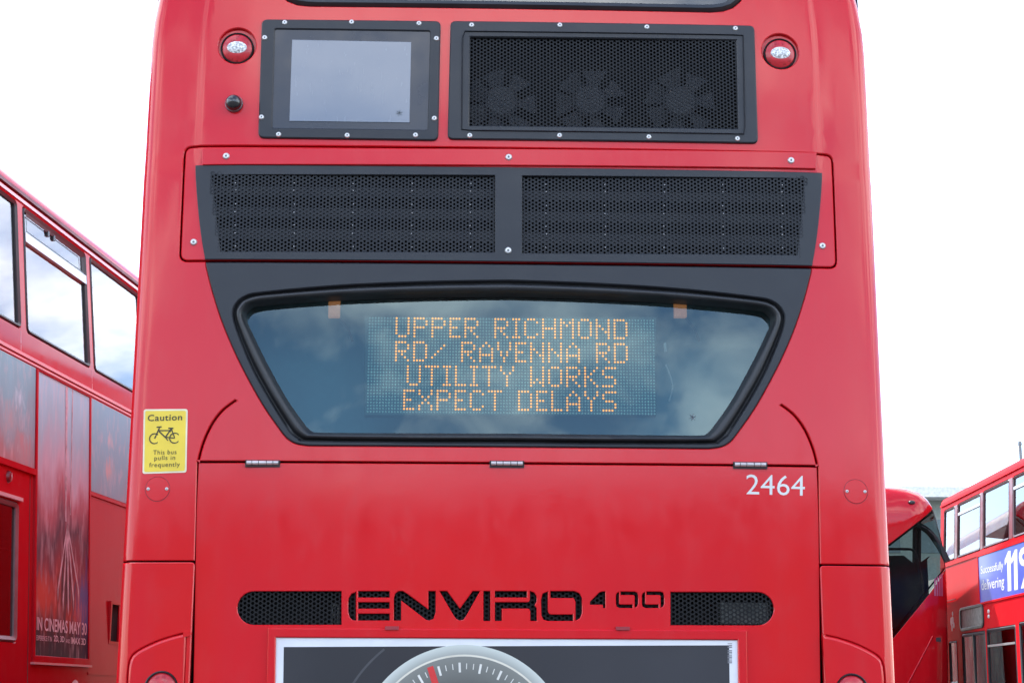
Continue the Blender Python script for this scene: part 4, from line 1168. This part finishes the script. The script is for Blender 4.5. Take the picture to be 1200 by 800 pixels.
# stair, floor and rails seen through the glass
INT = plain('interior_dark', (.03, .032, .035), .7, var=.2)
MB().box(-1.15, 1.15, .5, 5.8, 2.15, 2.3).box(-1.15, .55, 2.2, 2.3, 2.3, 3.35).build('deck', INT, KB)
i0, i1 = K0(1046, 655, .5), K0(1101, 642, .5)
MB().add([(x, y_, z) for y_ in (.55, .62) for x, z in ((-.9, 2.2), (1.12, 2.2), (1.12, K0(1098, 655, .5)[1]), (K0(1092, 650, .5)[0], K0(1092, 650, .5)[1]), (K0(1075, 662, .5)[0], K0(1075, 662, .5)[1]), (K0(1060, 650, .5)[0], K0(1060, 650, .5)[1]), (-.9, K0(1046, 654, .5)[1]))],
         [(6, 5, 4, 3, 2, 1, 0), (7, 8, 9, 10, 11, 12, 13)]).build('stair_panel', INT, KB)
MB().add([(x, y_, z) for y_ in (.7, .75) for x, z in ((-.9, 1.2), (1.12, 1.2), (1.12, 2.2), (-.9, 2.2))], [(3, 2, 1, 0), (4, 5, 6, 7)]).build('lower_partition', plain('partition', (.05, .05, .06), .6, var=.4, scale=4), KB)
hr = [K0(1040, 643, .4), K0(1060, 643, .4), K0(1070, 644.5, .4), K0(1075, 655, .4), K0(1079, 675, .4), K0(1083, 695, .4)]
MB().tube([(a, .4, b_) for a, b_ in spline(hr, 4)], .02).build('handrail', plain('rail_black', (.02, .02, .022), .4), KB)
pw = [K0(1071, 615, .2), K0(1085, 624, .25), K0(1098, 640, .28), K0(1107, 658, .3)]
MB().tube([(a, kb(min(a, 1.2), b_) + .06, b_) for a, b_ in spline(pw, 5)], .05).build('window_pillar', INT, KB)
for px in (1078, 1083):
    a, b_ = K0(px, 600, .5), K0(px, 660, .5); MB().tube([(a[0], .8, a[1] - .1), (b_[0], .8, b_[1])], .035).build('window_post', INT, KB)
u, z = K0(1067, 589, .1); MB().lathe([(.002, -.035), (.04, -.03), (.055, 0)], 14, sz=.6, c=(u, kb(u, z), z)).build('rear_lamp', RUBBER, KB)
u, z = K0(1098, 749, .1); MB().box(u - .04, u + .04, kb(u, z) - .01, kb(u, z) + .02, z - .03, z + .03).build('lock', RUBBER, KB)
ca_, cb_ = K0(1063, 800, .05), K0(1092, 745, .05)
MB().tube([(ca_[0], kb(*ca_) - .002, ca_[1]), ((ca_[0] + cb_[0]) / 2, kb((ca_[0] + cb_[0]) / 2, (ca_[1] + cb_[1]) / 2) - .002, (ca_[1] + cb_[1]) / 2), (cb_[0], kb(*cb_) - .002, cb_[1])], .012).build('crease', REDD, KB)
st_m = plain('reflection_rose', (.42, .12, .20), .4, coat=.5)  # rosy bars painted on as a reflection
for k in range(4):
    a0, a1 = K0(1094 + k * 3.2, 679 + k * -2, .1), K0(1094 + k * 3.2, 698, .1); w_ = .014
    mesh('reflection_bar', [(x, kb(x, z) - .004, z) for x, z in ((a0[0] - w_, a0[1]), (a0[0] + w_, a0[1] + .03), (a1[0] + w_, a1[1]), (a1[0] - w_, a1[1]))], [(0, 3, 2, 1)], st_m, KB)

# ------------------------------------------------------------------ far things
FB = Face((0, 62), 0.0)
a, b_ = FB(1074, 577), FB(1118, 577); top = FB(1095, 574)[1]; mid = FB(1095, 586)[1]
fbd = empty('canopy_building', ((a[0] + b_[0]) / 2, 62, 0))
tag(fbd, 'pale flat-roofed concrete building far off between the two right-hand buses', 'building')
W_ = 6.0
MB().box(-W_, 1.6, -1.2, 12, mid, top).build('roof_slab', plain('concrete_pale', (.72, .72, .70), .8), fbd)
MB().box(-W_ + .5, .9, 0, 11, 0, mid).build('wall', plain('wall_grey_green', (.26, .29, .27), .85), fbd)
for k in range(3): MB().box(-5 + k * 2.0, -3.6 + k * 2.0, -.04, .02, mid - 2.2, mid - .8).build('window', plain('far_pane', (.10, .13, .15), .2), fbd)
PB = Face((0, 48), 0.0)
u, zt = PB(1195, 517)
lp = empty('lamp_post', (u, 48, 0)); tag(lp, 'thin grey lamp post rising behind the roof of the banner bus', 'lamp post')
PO = plain('post_grey', (.22, .22, .23), .6)
MB().tube([(0, 0, 0), (0, 0, 3), (0, 0, zt - .1)], [.09, .075, .055], 10).build('post', PO, lp)
MB().tube([(0, 0, zt - .12), (0, 0, zt)], [.075, .06], 10).build('lamp_head', PO, lp)

# unseen brick shed added behind the camera to darken the paint's lower reflection
DBD = empty('reflection_shed', (0, -38, 0)); tag(DBD, 'long low brick shed, unseen, added for its reflection in the engine cover', 'building')
brk, t, b, o = new_mat('shed_brick')
bt = t.nodes.new('ShaderNodeTexBrick'); c = t.nodes.new('ShaderNodeTexCoord'); mp = t.nodes.new('ShaderNodeMapping'); mp.inputs['Rotation'].default_value = (R(90), 0, 0)
t.links.new(c.outputs['Object'], mp.inputs[0]); t.links.new(mp.outputs[0], bt.inputs['Vector'])
bt.inputs['Color1'].default_value = (.22, .09, .06, 1); bt.inputs['Color2'].default_value = (.28, .12, .08, 1); bt.inputs['Mortar'].default_value = (.25, .22, .2, 1); bt.inputs['Scale'].default_value = 4
t.links.new(bt.outputs['Color'], b.inputs['Base Color']); b.inputs['Roughness'].default_value = .9
MB().box(-55, 55, -12, 0, 0, 6.2).build('wall', brk, DBD)
MB().box(-55.5, 55.5, -12.5, .5, 6.2, 6.7).build('roof', plain('shed_roof', (.18, .18, .19), .8), DBD)
DOOR = plain('shed_door', (.10, .13, .16), .6)
for k in range(8): MB().box(-50 + k * 13, -42 + k * 13, -.02, .08, 0, 4.9).build('door', DOOR, DBD)
